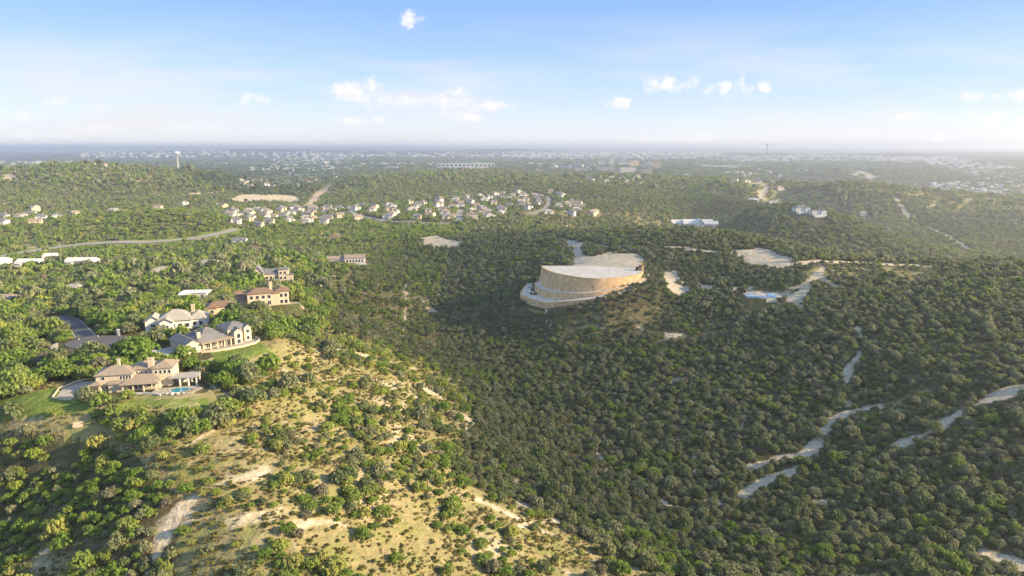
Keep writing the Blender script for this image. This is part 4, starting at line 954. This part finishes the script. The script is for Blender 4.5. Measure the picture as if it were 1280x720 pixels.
gp = nn(nt, 'ShaderNodeNewGeometry')
def gn(scale, det=5, rough=.6):
    n = nn(nt, 'ShaderNodeTexNoise'); n.inputs['Scale'].default_value = scale; n.inputs['Detail'].default_value = det; n.inputs['Roughness'].default_value = rough
    nt.links.new(gp.outputs['Position'], n.inputs['Vector']); return n.outputs[0]
n1, n2, n3, n4 = gn(.5, 6), gn(.045, 6), gn(.008, 8, .65), gn(2.2, 4, .7)
soil = mixc(nt, smooth(nt, n2, .35, .65), (.055,.050,.026), (.12,.098,.055))
soil = mixc(nt, smooth(nt, n3, .40, .62), soil, (.055,.066,.026))
soil = mixc(nt, smooth(nt, n1, .45, .75), soil, (.15,.125,.075))
dryc = mixc(nt, smooth(nt, n1, .35, .65), (.33,.265,.135), (.235,.21,.10))
dryc = mixc(nt, smooth(nt, n4, .42, .72), dryc, (.16,.15,.065))
dryc = mixc(nt, smooth(nt, n2, .50, .68), dryc, (.40,.34,.23))
dryc = mixc(nt, mth(nt, 'MULTIPLY', smooth(nt, gn(.11, 5), .48, .62), .7), dryc, (.19,.20,.065))
palec = mixc(nt, smooth(nt, n1, .35, .65), (.46,.38,.265), (.61,.52,.385))
palec = mixc(nt, smooth(nt, n4, .46, .68), palec, (.26,.225,.155))
lawnc = mixc(nt, smooth(nt, n1, .35, .65), (.10,.16,.03), (.17,.20,.05))
def edge(v):   # masks broken up by noise
    return smooth(nt, mth(nt, 'ADD', v, mth(nt, 'MULTIPLY', mth(nt, 'SUBTRACT', mth(nt, 'MULTIPLY', mth(nt, 'ADD', n1, n4), .5), .5), 1.2)), .25, .70)
c = mixc(nt, edge(sp.outputs[0]), soil, dryc)
c = mixc(nt, smooth(nt, sp.outputs[2], .2, .6), c, lawnc)
c = mixc(nt, edge(sp.outputs[1]), c, palec)
nt.links.new(c, b.inputs['Base Color'])
bp = nn(nt, 'ShaderNodeBump'); bp.inputs['Strength'].default_value = .7; bp.inputs['Distance'].default_value = .5
nt.links.new(mth(nt, 'ADD', n1, mth(nt, 'MULTIPLY', n4, .4)), bp.inputs['Height']); 
bp2 = nn(nt, 'ShaderNodeBump'); bp2.inputs['Strength'].default_value = .5; bp2.inputs['Distance'].default_value = 6
nt.links.new(n2, bp2.inputs['Height']); nt.links.new(bp.outputs[0], bp2.inputs['Normal']); nt.links.new(bp2.outputs[0], b.inputs['Normal'])
ground.data.materials.append(gm)

# ------------------------------------------------------------------ road ribbons with kerbs
def ribbon(name, pl, off0, off1, dz, m, thick=0.0):
    p = np.array(pl); tg = np.gradient(p, axis=0); tg /= np.linalg.norm(tg, axis=1)[:,None]+1e-9
    nr = np.stack([-tg[:,1], tg[:,0]], -1); k = max(2, int(abs(off1-off0)/3)+2)
    offs = np.linspace(off0, off1, k); V = []
    mid = hgt(p[:,0], p[:,1])
    for o_ in offs:
        q = p+nr*o_; z = np.maximum(hgt(q[:,0], q[:,1]), mid*0.5+hgt(q[:,0], q[:,1])*0.5)+dz
        V.append(np.stack([q[:,0], q[:,1], z], -1))
    V = np.stack(V, 1)
    me = grid_mesh(name, V.reshape(-1, 3), len(p), k)
    if me.polygons[0].normal.z < 0: me.flip_normals()
    me.materials.append(m); o = bpy.data.objects.new(name, me); o['kind'] = 'structure'; COL.objects.link(o); return o
for k_, (pl, w, m) in RW.items():
    nm = {'highway': 'road', 'street': 'road', 'site_road': 'dirt_road'}.get(k_, 'road')
    ribbon(nm, pl, -w/2, w/2, .30 if w > 7 else .14, M[m])
    if m != 'dirt':
        ribbon('kerb', pl, -w/2-.35, -w/2, .42 if w > 7 else .26, M['kerb']); ribbon('kerb', pl, w/2, w/2+.35, .42 if w > 7 else .26, M['kerb'])
        if w > 10: ribbon('road_marking', pl, -.15, .15, .34, M['road_paint'])
        ribbon

# ------------------------------------------------------------------ unseen blocker added to the right, shaped so its shade covers the valley
def add_blocker(name, ground, alt, depth, seed):
    """ground: outline on the ground (x, y, z) -> a lumpy cloud bank that far up the sun's rays"""
    g = np.random.default_rng(seed)
    P_ = [Vector(p) for p in ground]
    L0 = (alt-CAMZ)/SUNV.z
    bm = bmesh.new(); rings = []
    n_ = len(P_); c = sum(P_, Vector())/n_
    for k, (f, s) in enumerate(((0, .55), (.12, .9), (.35, 1.0), (.65, 1.0), (.88, .9), (1, .5))):
        ring = []
        for p in P_:
            q = c+(p-c)*s
            ring.append(bm.verts.new(q+SUNV*(L0+f*depth+g.uniform(-.03, .03)*depth)))
        rings.append(ring)
    for a, b_ in zip(rings[:-1], rings[1:]):
        for i in range(n_): bm.faces.new((a[i], a[(i+1) % n_], b_[(i+1) % n_], b_[i]))
    for ring, rev in ((rings[0], True), (rings[-1], False)):
        cc = bm.verts.new(sum((v.co for v in ring), Vector())/n_)
        for i in range(n_):
            bm.faces.new((ring[(i+1) % n_], ring[i], cc) if rev else (ring[i], ring[(i+1) % n_], cc))
    bmesh.ops.recalc_face_normals(bm, faces=bm.faces)
    me = bpy.data.meshes.new(name); bm.to_mesh(me); bm.free()
    for p in me.polygons: p.use_smooth = True
    o = bpy.data.objects.new(name, me); COL.objects.link(o); o['kind'] = 'stuff'; o['label'] = 'unseen shade blocker added beyond the right of the view'
    me.materials.append(M[name]); return o
def blockermat(name, thru):
    m = noisy(name, (.85,.85,.86), (.95,.95,.95), .002, rough=1, spec=0); nt = m.node_tree
    tr = nn(nt, 'ShaderNodeBsdfTransparent'); mx = nn(nt, 'ShaderNodeMixShader'); mx.inputs[0].default_value = thru
    nt.links.new(nt.nodes['Principled BSDF'].outputs[0], mx.inputs[1]); nt.links.new(tr.outputs[0], mx.inputs[2]); nt.links.new(mx.outputs[0], nt.nodes['Material Output'].inputs['Surface']); return m
M['shade_blocker'] = blockermat('sheer_blocker', .72); M['high_shade_blocker'] = blockermat('sheer_high_blocker', .70)  # see-through, so the added blockers pass part of the sun
def gpt(px, py, dz=1.5):
    x, y = hit(px, py); return (x, y, float(hgt(x, y))+dz)
SH = [gpt(1015,745), gpt(930,722), gpt(860,705), gpt(760,672), gpt(640,630), gpt(565,585), gpt(560,552), gpt(605,520), gpt(575,478), gpt(520,450), gpt(470,428), gpt(428,408), gpt(395,385), gpt(385,358),
      gpt(440,334), gpt(500,310), gpt(560,298), gpt(640,290), gpt(720,292), gpt(820,298), gpt(905,305), gpt(960,325), gpt(1040,338), gpt(1130,338), gpt(1190,330)]
SH = SH[:-2]
VEIL = [SH[-1], gpt(1130, 352), gpt(1190, 346)]
SH += [gpt(1010, 420), gpt(990, 500), gpt(985, 600), gpt(1000, 700)]
ex, ey = hit(1270, 345); VEIL += [(ex+20, ey, float(hgt(ex, ey))), (ex+60, ey-120, CAMZ-90), (ex-40, 240, CAMZ-105), (250, 130, CAMZ-112), (120, 110, CAMZ-112), gpt(1000, 700), gpt(985, 600), gpt(990, 500), gpt(1010, 420)]
M['veil_shade_blocker'] = blockermat('veil_shade_blocker', .95); add_blocker('veil_shade_blocker', VEIL, 1600, 400, 8)  # added sheer blocker out of view, dims the right hillside slightly
add_blocker('shade_blocker', SH, 1450, 500, 5)

# high unseen blocker added far to the right, to grey the distant plain
FS = [(-3500, 2500, 40), (-1200, 2350, 40), (-300, 2700, 40), (300, 2500, 40), (900, 2250, 20), (1700, 2050, 0), (3200, 2500, 0), (6500, 5200, 40), (8500, 9000, 60), (7000, 13000, 60), (0, 14000, 60), (-8500, 12500, 60), (-8000, 7000, 40), (-5200, 3600, 40)]
add_blocker('high_shade_blocker', FS, 6200, 2200, 9)

for nm_, pp in (('shade_blocker', [(835,236),(905,232),(955,252),(1000,270),(1010,296),(930,284),(850,262)]), ('shade_blocker', [(1015,240),(1080,248),(1150,262),(1270,268),(1275,300),(1215,300),(1130,272),(1050,256)]), ('shade_blocker', [(300,216),(420,214),(440,226),(420,240),(320,244),(220,222)])):  # more unseen blockers, added to darken slopes in the middle distance
    add_blocker(nm_, [gpt(*q) for q in pp], 1450, 400, 31+len(pp))
# ------------------------------------------------------------------ vegetation prototypes (unit crown: radius 1, height 1)
def crown_mesh(name, seed, ncl, nl, ls, m, flatb=0.15, spread=1.0, up=0.55):
    g = np.random.default_rng(seed)
    V = []; F = []
    for c in range(ncl):
        a = g.uniform(0, 2*math.pi); rr = math.sqrt(g.uniform(0.02, 1))*0.78*spread
        zt = math.sqrt(max(0, 1-rr*rr*0.92)); z = flatb+(up-flatb)*0.2 + (zt-flatb-0.12)*g.uniform(.35, 1)**.6*0.86
        cx, cy, cz = rr*math.cos(a), rr*math.sin(a), max(z, flatb)
        cr = g.uniform(.20, .34)*(1.15 if ncl < 20 else 1)
        for l in range(nl):
            d = g.normal(size=3); d[2] = d[2]*.9+.35; d /= np.linalg.norm(d)
            p = np.array([cx, cy, cz])+d*np.array([cr, cr, cr*.75])*g.uniform(.75, 1.05)
            nvec = d+g.normal(size=3)*.38; nvec /= np.linalg.norm(nvec)
            t = np.cross(nvec, g.normal(size=3)); t /= np.linalg.norm(t)+1e-9; u = np.cross(nvec, t)
            s = ls*g.uniform(.6, 1.25); i = len(V)
            for sx, sy in ((-1,-.5),(.1,-1),(1,.4),(-.2,1)):
                V.append(p+(t*sx+u*sy)*s*np.array([1, 1, .9]))
            F.append((i, i+1, i+2, i+3))
    V = np.array(V); V[:,2] = np.maximum(V[:,2], 0.02)
    me = bpy.data.meshes.new(name); me.from_pydata([tuple(v) for v in V], [], F); me.materials.append(m); return me
def trunk_mesh(name, seed, m, r=.07, h=.5, limbs=4):
    g = np.random.default_rng(seed); V = []; F = []
    def tube(p0, p1, r0, r1, n=6):
        d = np.array(p1)-np.array(p0); d /= np.linalg.norm(d); t = np.cross(d, (0.3, .9, .1)); t /= np.linalg.norm(t); u = np.cross(d, t)
        i = len(V)
        for p, rr in ((p0, r0), (p1, r1)):
            for k in range(n):
                a = 2*math.pi*k/n; V.append(tuple(np.array(p)+(t*math.cos(a)+u*math.sin(a))*rr))
        for k in range(n): F.append((i+k, i+(k+1)%n, i+n+(k+1)%n, i+n+k))
    tube((0, 0, -.12), (0.03, 0.02, h*.45), r, r*.75)
    for k in range(limbs):
        a = 2*math.pi*(k+g.uniform(-.3, .3))/limbs; q = g.uniform(.35, .6)
        mid = (math.cos(a)*q*.5, math.sin(a)*q*.5, h*.8); tube((0.03, 0.02, h*.42), mid, r*.6, r*.4, 5)
        tube(mid, (math.cos(a)*q, math.sin(a)*q, h*1.35), r*.4, r*.15, 5)
    me = bpy.data.meshes.new(name); me.from_pydata(V, [], F); me.materials.append(m); return me
KIND = ['juniper', 'oak', 'yellow', 'grey']
NSH = 3
CR = {}; TRK = {}
for ki, kd in enumerate(KIND):
    for s in range(NSH):
        fb = .10 if kd in ('juniper', 'grey') else .24
        CR[ki, s, 0] = crown_mesh('foliage_'+kd, 100+ki*10+s, 46, 15, .105, M[kd], fb, spread=1.0+0.1*s)
        CR[ki, s, 1] = crown_mesh('foliage_'+kd, 200+ki*10+s, 24, 8, .17, M[kd], fb)
        CR[ki, s, 2] = crown_mesh('foliage_'+kd, 300+ki*10+s, 11, 5, .30, M[kd], fb*.5)
    TRK[ki] = trunk_mesh('trunk_'+kd, 400+ki, M['bark'] if ki < 2 else M['pale_bark'])
protos = bpy.data.collections.new('tree_prototypes')
for lod in range(3):
    for ki in range(4):
        for s in range(NSH):
            a = CR[ki, s, lod]
            if lod < 2:
                bm = bmesh.new(); bm.from_mesh(a); nf = len(bm.faces); bm.from_mesh(TRK[ki]); bm.faces.ensure_lookup_table()
                for f in list(bm.faces)[nf:]: f.material_index = 1
                me = bpy.data.meshes.new('tree'); bm.to_mesh(me); bm.free(); me.materials.append(M[KIND[ki]]); me.materials.append(M['bark'])
            else: me = a
            o = bpy.data.objects.new('proto_%02d' % (lod*12+ki*3+s), me); protos.objects.link(o)

# ------------------------------------------------------------------ vegetation
def empty(name, loc, rz=0.0, scale=None):
    o = bpy.data.objects.new(name, None); COL.objects.link(o); o.location = loc; o.rotation_euler = (0, 0, rz); o.empty_display_size = .5
    if scale is not None: o.scale = scale
    return o
def where(x, y, z):
    px, py = proj(x, y, z); return float(px)/12.8, float(py)/7.2
recs = []
BANDS = [(60, 760, 2.7, 1.58, 0), (760, 1600, 4.4, 2.45, 1), (1600, 3200, 8.2, 4.6, 2), (3200, 7500, 21, 11.5, 2)]
for bi, (r0, r1, spg, rad, lodb) in enumerate(BANDS):
    x, y = sample_grid(r0, r1, spg, R(47) if r0 > 700 else R(52))
    z = hgt(x, y); px, py = proj(x, y, z); r = np.hypot(x, y)
    dr = gsample(dry, x, y); pl_ = gsample(pale, x, y); lw = gsample(lawn, x, y)
    cl1 = fbm(x, y, 13, 201, 3); cl2 = fbm(x, y, 70, 211, 3)
    dens = np.clip(.97+cl2*.9+cl1*.9, 0, 1)
    dens = np.where(dr > .5, np.clip(0.60+cl1*3.4+cl2*.9, 0.06, 1)*.85, np.where(dr > .2, np.clip(0.72+cl1*2.2, 0.08, .95), dens))
    # bare slope under the pool house, thinner planting there
    bare = inpoly(px, py, [(190,515),(300,500),(330,540),(330,600),(190,600),(120,590),(130,540)]) & (r < 300)
    dens = np.where(bare, dens*.45, dens)
    blt = inpoly(px, py, [(90,500),(330,496),(345,470),(380,470),(350,520),(300,535),(190,560),(100,560),(60,525)]) & (r < 300)
    dens = np.where(blt, np.clip(.72+cl1*1.5, .2, 1), dens)
    dens = np.where(lw > .4, 0.015, dens)
    if bi >= 1: dens = np.where(dr > .5, np.maximum(dens, .42), np.maximum(dens, .55))
    if bi == 3: dens *= np.clip(.62+cl2*2.2, 0.1, 1)
    ok = rng.uniform(size=x.shape) < dens
    ok &= ~((pl_ > .45) & (rng.uniform(size=x.shape) > (0.004 if bi < 2 else .12)))
    # kinds: 0 juniper, 1 oak, 2 bright, 3 grey
    resid = inpoly(px, py, [(-200,330),(250,300),(400,320),(420,400),(340,470),(100,560),(-200,560)]) & (r < 760)
    botl = inpoly(px, py, [(-200,520),(120,520),(240,600),(230,760),(-200,760)]) & (r < 260)
    belt = inpoly(px, py, [(90,500),(330,496),(345,470),(380,470),(350,520),(300,535),(190,560),(100,560),(60,525)]) & (r < 300)
    ridge = (dr > .5) & (r < 420) & ~belt
    westhill = (x < -60) & (r > 420) & (r < 1200)
    u = rng.uniform(size=x.shape); kd = np.zeros(x.shape, int)
    cc = fbm(x, y, 22, 221, 3)
    kd = np.where(u < .06, 3, np.where(u < .17+cc*1.1, 1, 0))
    kd = np.where(ridge, np.where(u < .46+cc, 1, np.where(u < .66+cc, 2, np.where(u > .96, 3, 0))), kd)
    kd = np.where(resid, np.where(u < .60, 1, np.where(u < .70, 2, np.where(u > .95, 3, 0))), kd)
    kd = np.where(belt, np.where(u < .5, 1, np.where(u < .66, 2, 0)), kd)
    kd = np.where(botl, np.where(u < .58, 1, np.where(u < .80+cc, 2, np.where(u > .95, 3, 0))), kd)
    kd = np.where(westhill, np.where(u < .5, 1, np.where(u < .58, 2, 0)), kd)
    if bi >= 1: kd = np.where((kd == 0) & (u > .6) & (u < .9), 1, kd)
    rr = rad*rng.uniform(.55, 1.05, x.shape)*np.where(rng.uniform(size=x.shape) < .14, 1.75, 1.12)
    if bi == 0:
        rr = np.where(ridge, rr*rng.uniform(.42, 1.3, x.shape), rr)
        big = (resid & (rng.uniform(size=x.shape) < .5)) | (belt & (rng.uniform(size=x.shape) < .45))
        rr = np.where(big, rr*rng.uniform(1.5, 2.5, x.shape), rr)
        rr = np.where(~ridge & ~resid & ~botl, rr*(1+cl2*.4)*rng.uniform(.8, 1.15, x.shape), rr)
    hh_ = rr*np.where(kd == 0, rng.uniform(1.15, 2.0, x.shape), rng.uniform(1.1, 1.7, x.shape))
    if bi == 3: hh_ = rr*.75
    ok &= keep(x, y, rr)
    if bi < 2:
        s_ = 1+(2.6 if bi == 0 else 7)/r; ok &= ~((gsample(pale, x*s_, y*s_) > .55) & (rng.uniform(size=x.shape) < .85))
    # thin out where a larger tree nearby fills the space
    if bi == 0: ok &= ~((resid | belt) & ~big & (rng.uniform(size=x.shape) < .7))
    lod = np.full(x.shape, lodb)
    if bi == 0: lod = np.where(r > 420, 1, 0)
    for i in np.nonzero(ok)[0]:
        recs.append((x[i], y[i], z[i], rr[i], hh_[i], kd[i], lod[i], r[i], px[i], py[i], ridge[i], resid[i], botl[i], dr[i]))
recs = np.array(recs, float)
# --- the largest in view become objects of their own
size = recs[:,3]/recs[:,7]
inv = (recs[:,8] > 4) & (recs[:,8] < 1276) & (recs[:,9] > 200) & (recs[:,9] < 722) & (recs[:,7] < 420)
tree_like = recs[:,3] > 1.3
def pick(mask, n):
    c = np.nonzero(mask)[0]; return c[np.argsort(-size[c])][:n]
ti = pick(inv & tree_like, 292); si = pick(inv & ~tree_like, 230)
own = np.zeros(len(recs), bool); own[ti] = True; own[si] = True
TONE = {0: 'dark green', 1: 'mid green', 2: 'yellow green', 3: 'greyish'}
KN = {0: 'juniper_tree', 1: 'oak_tree', 2: 'elm_tree', 3: 'mesquite_tree'}
made = {}
used = {}
for i in list(ti)+list(si):
    x, y, z, r_, h_, kd, lod = recs[i,:7]; kd = int(kd); tree = r_ > 1.3
    s = int(rng.integers(0, NSH)); nm = KN[kd] if tree else 'shrub'
    rz = rng.uniform(0, 6.28)
    root = empty(nm, (x, y, z-.05), rz, (r_, r_*rng.uniform(.85, 1.15), h_))
    for part, me_ in (('trunk', TRK[kd]), ('crown', CR[kd, s, 0])):
        key = (part, kd, s if part == 'crown' else 0)
        if key not in made: o = bpy.data.objects.new(part, me_); made[key] = o
        else: o = made[key].copy()
        COL.objects.link(o); o.parent = root
    fx, fy = where(x, y, z+h_*.5)
    place = ('on the sunlit dry slope' if recs[i,10] else 'among the houses' if recs[i,11] else 'in the lower left thicket' if recs[i,12] else 'in the shaded valley wood' if fx < 70 else 'in the right hillside wood')
    form = ('low' if h_/r_ < 1.35 else 'tall' if h_/r_ > 1.6 else 'rounded')
    bigw = 'large' if r_ > 2.3 else 'small' if r_ < 1.5 else 'mid-sized'
    kw = {0: 'juniper', 1: 'oak', 2: 'leafy elm', 3: 'sparse tree'}[kd] if tree else 'bush'
    lab = f"{bigw if tree else form} {TONE[kd]} {kw} {place}, {fx:.1f}% across, {fy:.1f}% down"
    if lab in used: lab = f"{bigw if tree else form} {TONE[kd]} {kw} {place}, {fx:.2f}% across, {fy:.2f}% down"
    used[lab] = 1
    root['label'] = lab; root['category'] = 'tree' if tree else 'bush'
    root['group'] = ('trees ' if tree else 'bushes ')+place
# --- everything else: one wood
def instancer(name, pts, rot, scl, idx, coll):
    me = bpy.data.meshes.new(name); me.vertices.add(len(pts)); me.vertices.foreach_set('co', np.asarray(pts, np.float32).ravel())
    a = me.attributes.new('rot', 'FLOAT_VECTOR', 'POINT'); a.data.foreach_set('vector', np.asarray(rot, np.float32).ravel())
    a = me.attributes.new('scl', 'FLOAT_VECTOR', 'POINT'); a.data.foreach_set('vector', np.asarray(scl, np.float32).ravel())
    a = me.attributes.new('idx', 'INT', 'POINT'); a.data.foreach_set('value', np.asarray(idx, np.int32))
    o = bpy.data.objects.new(name, me); COL.objects.link(o)
    g = bpy.data.node_groups.new(name, 'GeometryNodeTree')
    g.interface.new_socket('Geometry', in_out='INPUT', socket_type='NodeSocketGeometry'); g.interface.new_socket('Geometry', in_out='OUTPUT', socket_type='NodeSocketGeometry')
    gi = g.nodes.new('NodeGroupInput'); go = g.nodes.new('NodeGroupOutput'); iop = g.nodes.new('GeometryNodeInstanceOnPoints')
    ci_ = g.nodes.new('GeometryNodeCollectionInfo'); ci_.inputs['Collection'].default_value = coll
    ci_.inputs['Separate Children'].default_value = True; ci_.inputs['Reset Children'].default_value = True
    def na(n_, t):
        q = g.nodes.new('GeometryNodeInputNamedAttribute'); q.data_type = t; q.inputs['Name'].default_value = n_; return [s_ for s_ in q.outputs if s_.enabled][0]
    L = g.links.new
    L(gi.outputs[0], iop.inputs['Points']); L(ci_.outputs[0], iop.inputs['Instance']); iop.inputs['Pick Instance'].default_value = True
    L(na('idx', 'INT'), iop.inputs['Instance Index']); L(na('rot', 'FLOAT_VECTOR'), iop.inputs['Rotation']); L(na('scl', 'FLOAT_VECTOR'), iop.inputs['Scale'])
    L(iop.outputs[0], go.inputs[0])
    md = o.modifiers.new('scatter', 'NODES'); md.node_group = g; return o
rest = recs[~own]
nR = len(rest)
idx = rest[:,6].astype(int)*12+rest[:,5].astype(int)*3+rng.integers(0, NSH, nR)
w_ = rest[:,3]
wood = instancer('woodland', rest[:,:3]-np.array([0, 0, .08]), np.stack([rng.uniform(-.08, .08, nR), rng.uniform(-.08, .08, nR), rng.uniform(0, 6.28, nR)], -1),
                 np.stack([w_*rng.uniform(.88, 1.15, nR), w_, rest[:,4]], -1), idx, protos)
wood['kind'] = 'stuff'; wood['label'] = 'dense juniper and oak woodland over the valley and hills'
# --- low scrub and dry grass tufts on the open ground
def tuft_mesh(seed, m):
    g = np.random.default_rng(seed); V = []; F = []
    for k in range(26):
        a = g.uniform(0, 6.28); q = g.uniform(0, .6); b0 = np.array([math.cos(a)*q, math.sin(a)*q, 0]); t = np.array([-math.sin(a), math.cos(a), 0])*g.uniform(.12, .22)
        tip = b0*1.6+np.array([g.normal()*.15, g.normal()*.15, g.uniform(.5, 1)]); i = len(V)
        V += [tuple(b0-t), tuple(b0+t), tuple(tip+t*.4), tuple(tip-t*.4)]; F.append((i, i+1, i+2, i+3))
    me = bpy.data.meshes.new('tuft'); me.from_pydata(V, [], F); me.materials.append(m); return me
M['straw'] = leafmat('straw', [(.36,.26,.11),(.26,.20,.085),(.18,.17,.06),(.40,.32,.16)])
M['scrub'] = leafmat('scrub', [(.12,.13,.035),(.17,.16,.05),(.09,.10,.03),(.20,.17,.08)])
tcol = bpy.data.collections.new('tuft_prototypes')
for k in range(2): tcol.objects.link(bpy.data.objects.new('tuft_a%d' % k, tuft_mesh(900+k, M['straw'])))
for k in range(2): tcol.objects.link(bpy.data.objects.new('tuft_b%d' % k, crown_mesh('scrub_foliage', 910+k, 10, 7, .24, M['scrub'], .1)))
x, y = sample_grid(60, 480, 1.25, R(50)); dr = gsample(dry, x, y); pl_ = gsample(pale, x, y); lw = gsample(lawn, x, y)
cl1 = fbm(x, y, 7, 301, 3)
ok = (dr > .25) & (rng.uniform(size=x.shape) < np.clip(.62+cl1*2.2, .08, .97)) & (pl_ < .6) & (lw < .3); ok &= keep(x, y, .5)
x, y = x[ok], y[ok]; q = len(x); sz = rng.uniform(.25, .85, q)
typ = rng.uniform(size=q) < .36
tf = instancer('dry_grass', np.stack([x, y, hgt(x, y)-.03], -1), np.stack([np.zeros(q), np.zeros(q), rng.uniform(0, 6.28, q)], -1),
               np.stack([sz, sz, sz*rng.uniform(.45, .9, q)], -1)*np.where(typ, 1.35, 1.0)[:,None], np.where(typ, 2, 0)+rng.integers(0, 2, q), tcol)
tf['kind'] = 'stuff'; tf['label'] = 'straw coloured grass and low scrub on the open slopes'
# ------------------------------------------------------------------ haze
bm = bmesh.new(); bmesh.ops.create_cube(bm, size=1.0); hm = bpy.data.meshes.new('haze'); bm.to_mesh(hm); bm.free()
haze = bpy.data.objects.new('haze', hm); COL.objects.link(haze); haze['kind'] = 'stuff'; haze['label'] = 'thin bluish evening haze over the hills'
zlo = float(H.min())-1.5; zhi = CAMZ+45
haze.scale = (112000, 64000, zhi-zlo); haze.location = (0, 30000, (zlo+zhi)/2)
m = bpy.data.materials.new('haze'); m.use_nodes = True; nt = m.node_tree; nt.nodes.clear()
pv = nn(nt, 'ShaderNodeVolumePrincipled'); pv.inputs['Color'].default_value = (.85, .88, .97, 1); pv.inputs['Density'].default_value = 0.00012; pv.inputs['Anisotropy'].default_value = .5
ou = nn(nt, 'ShaderNodeOutputMaterial'); nt.links.new(pv.outputs[0], ou.inputs['Volume']); hm.materials.append(m)
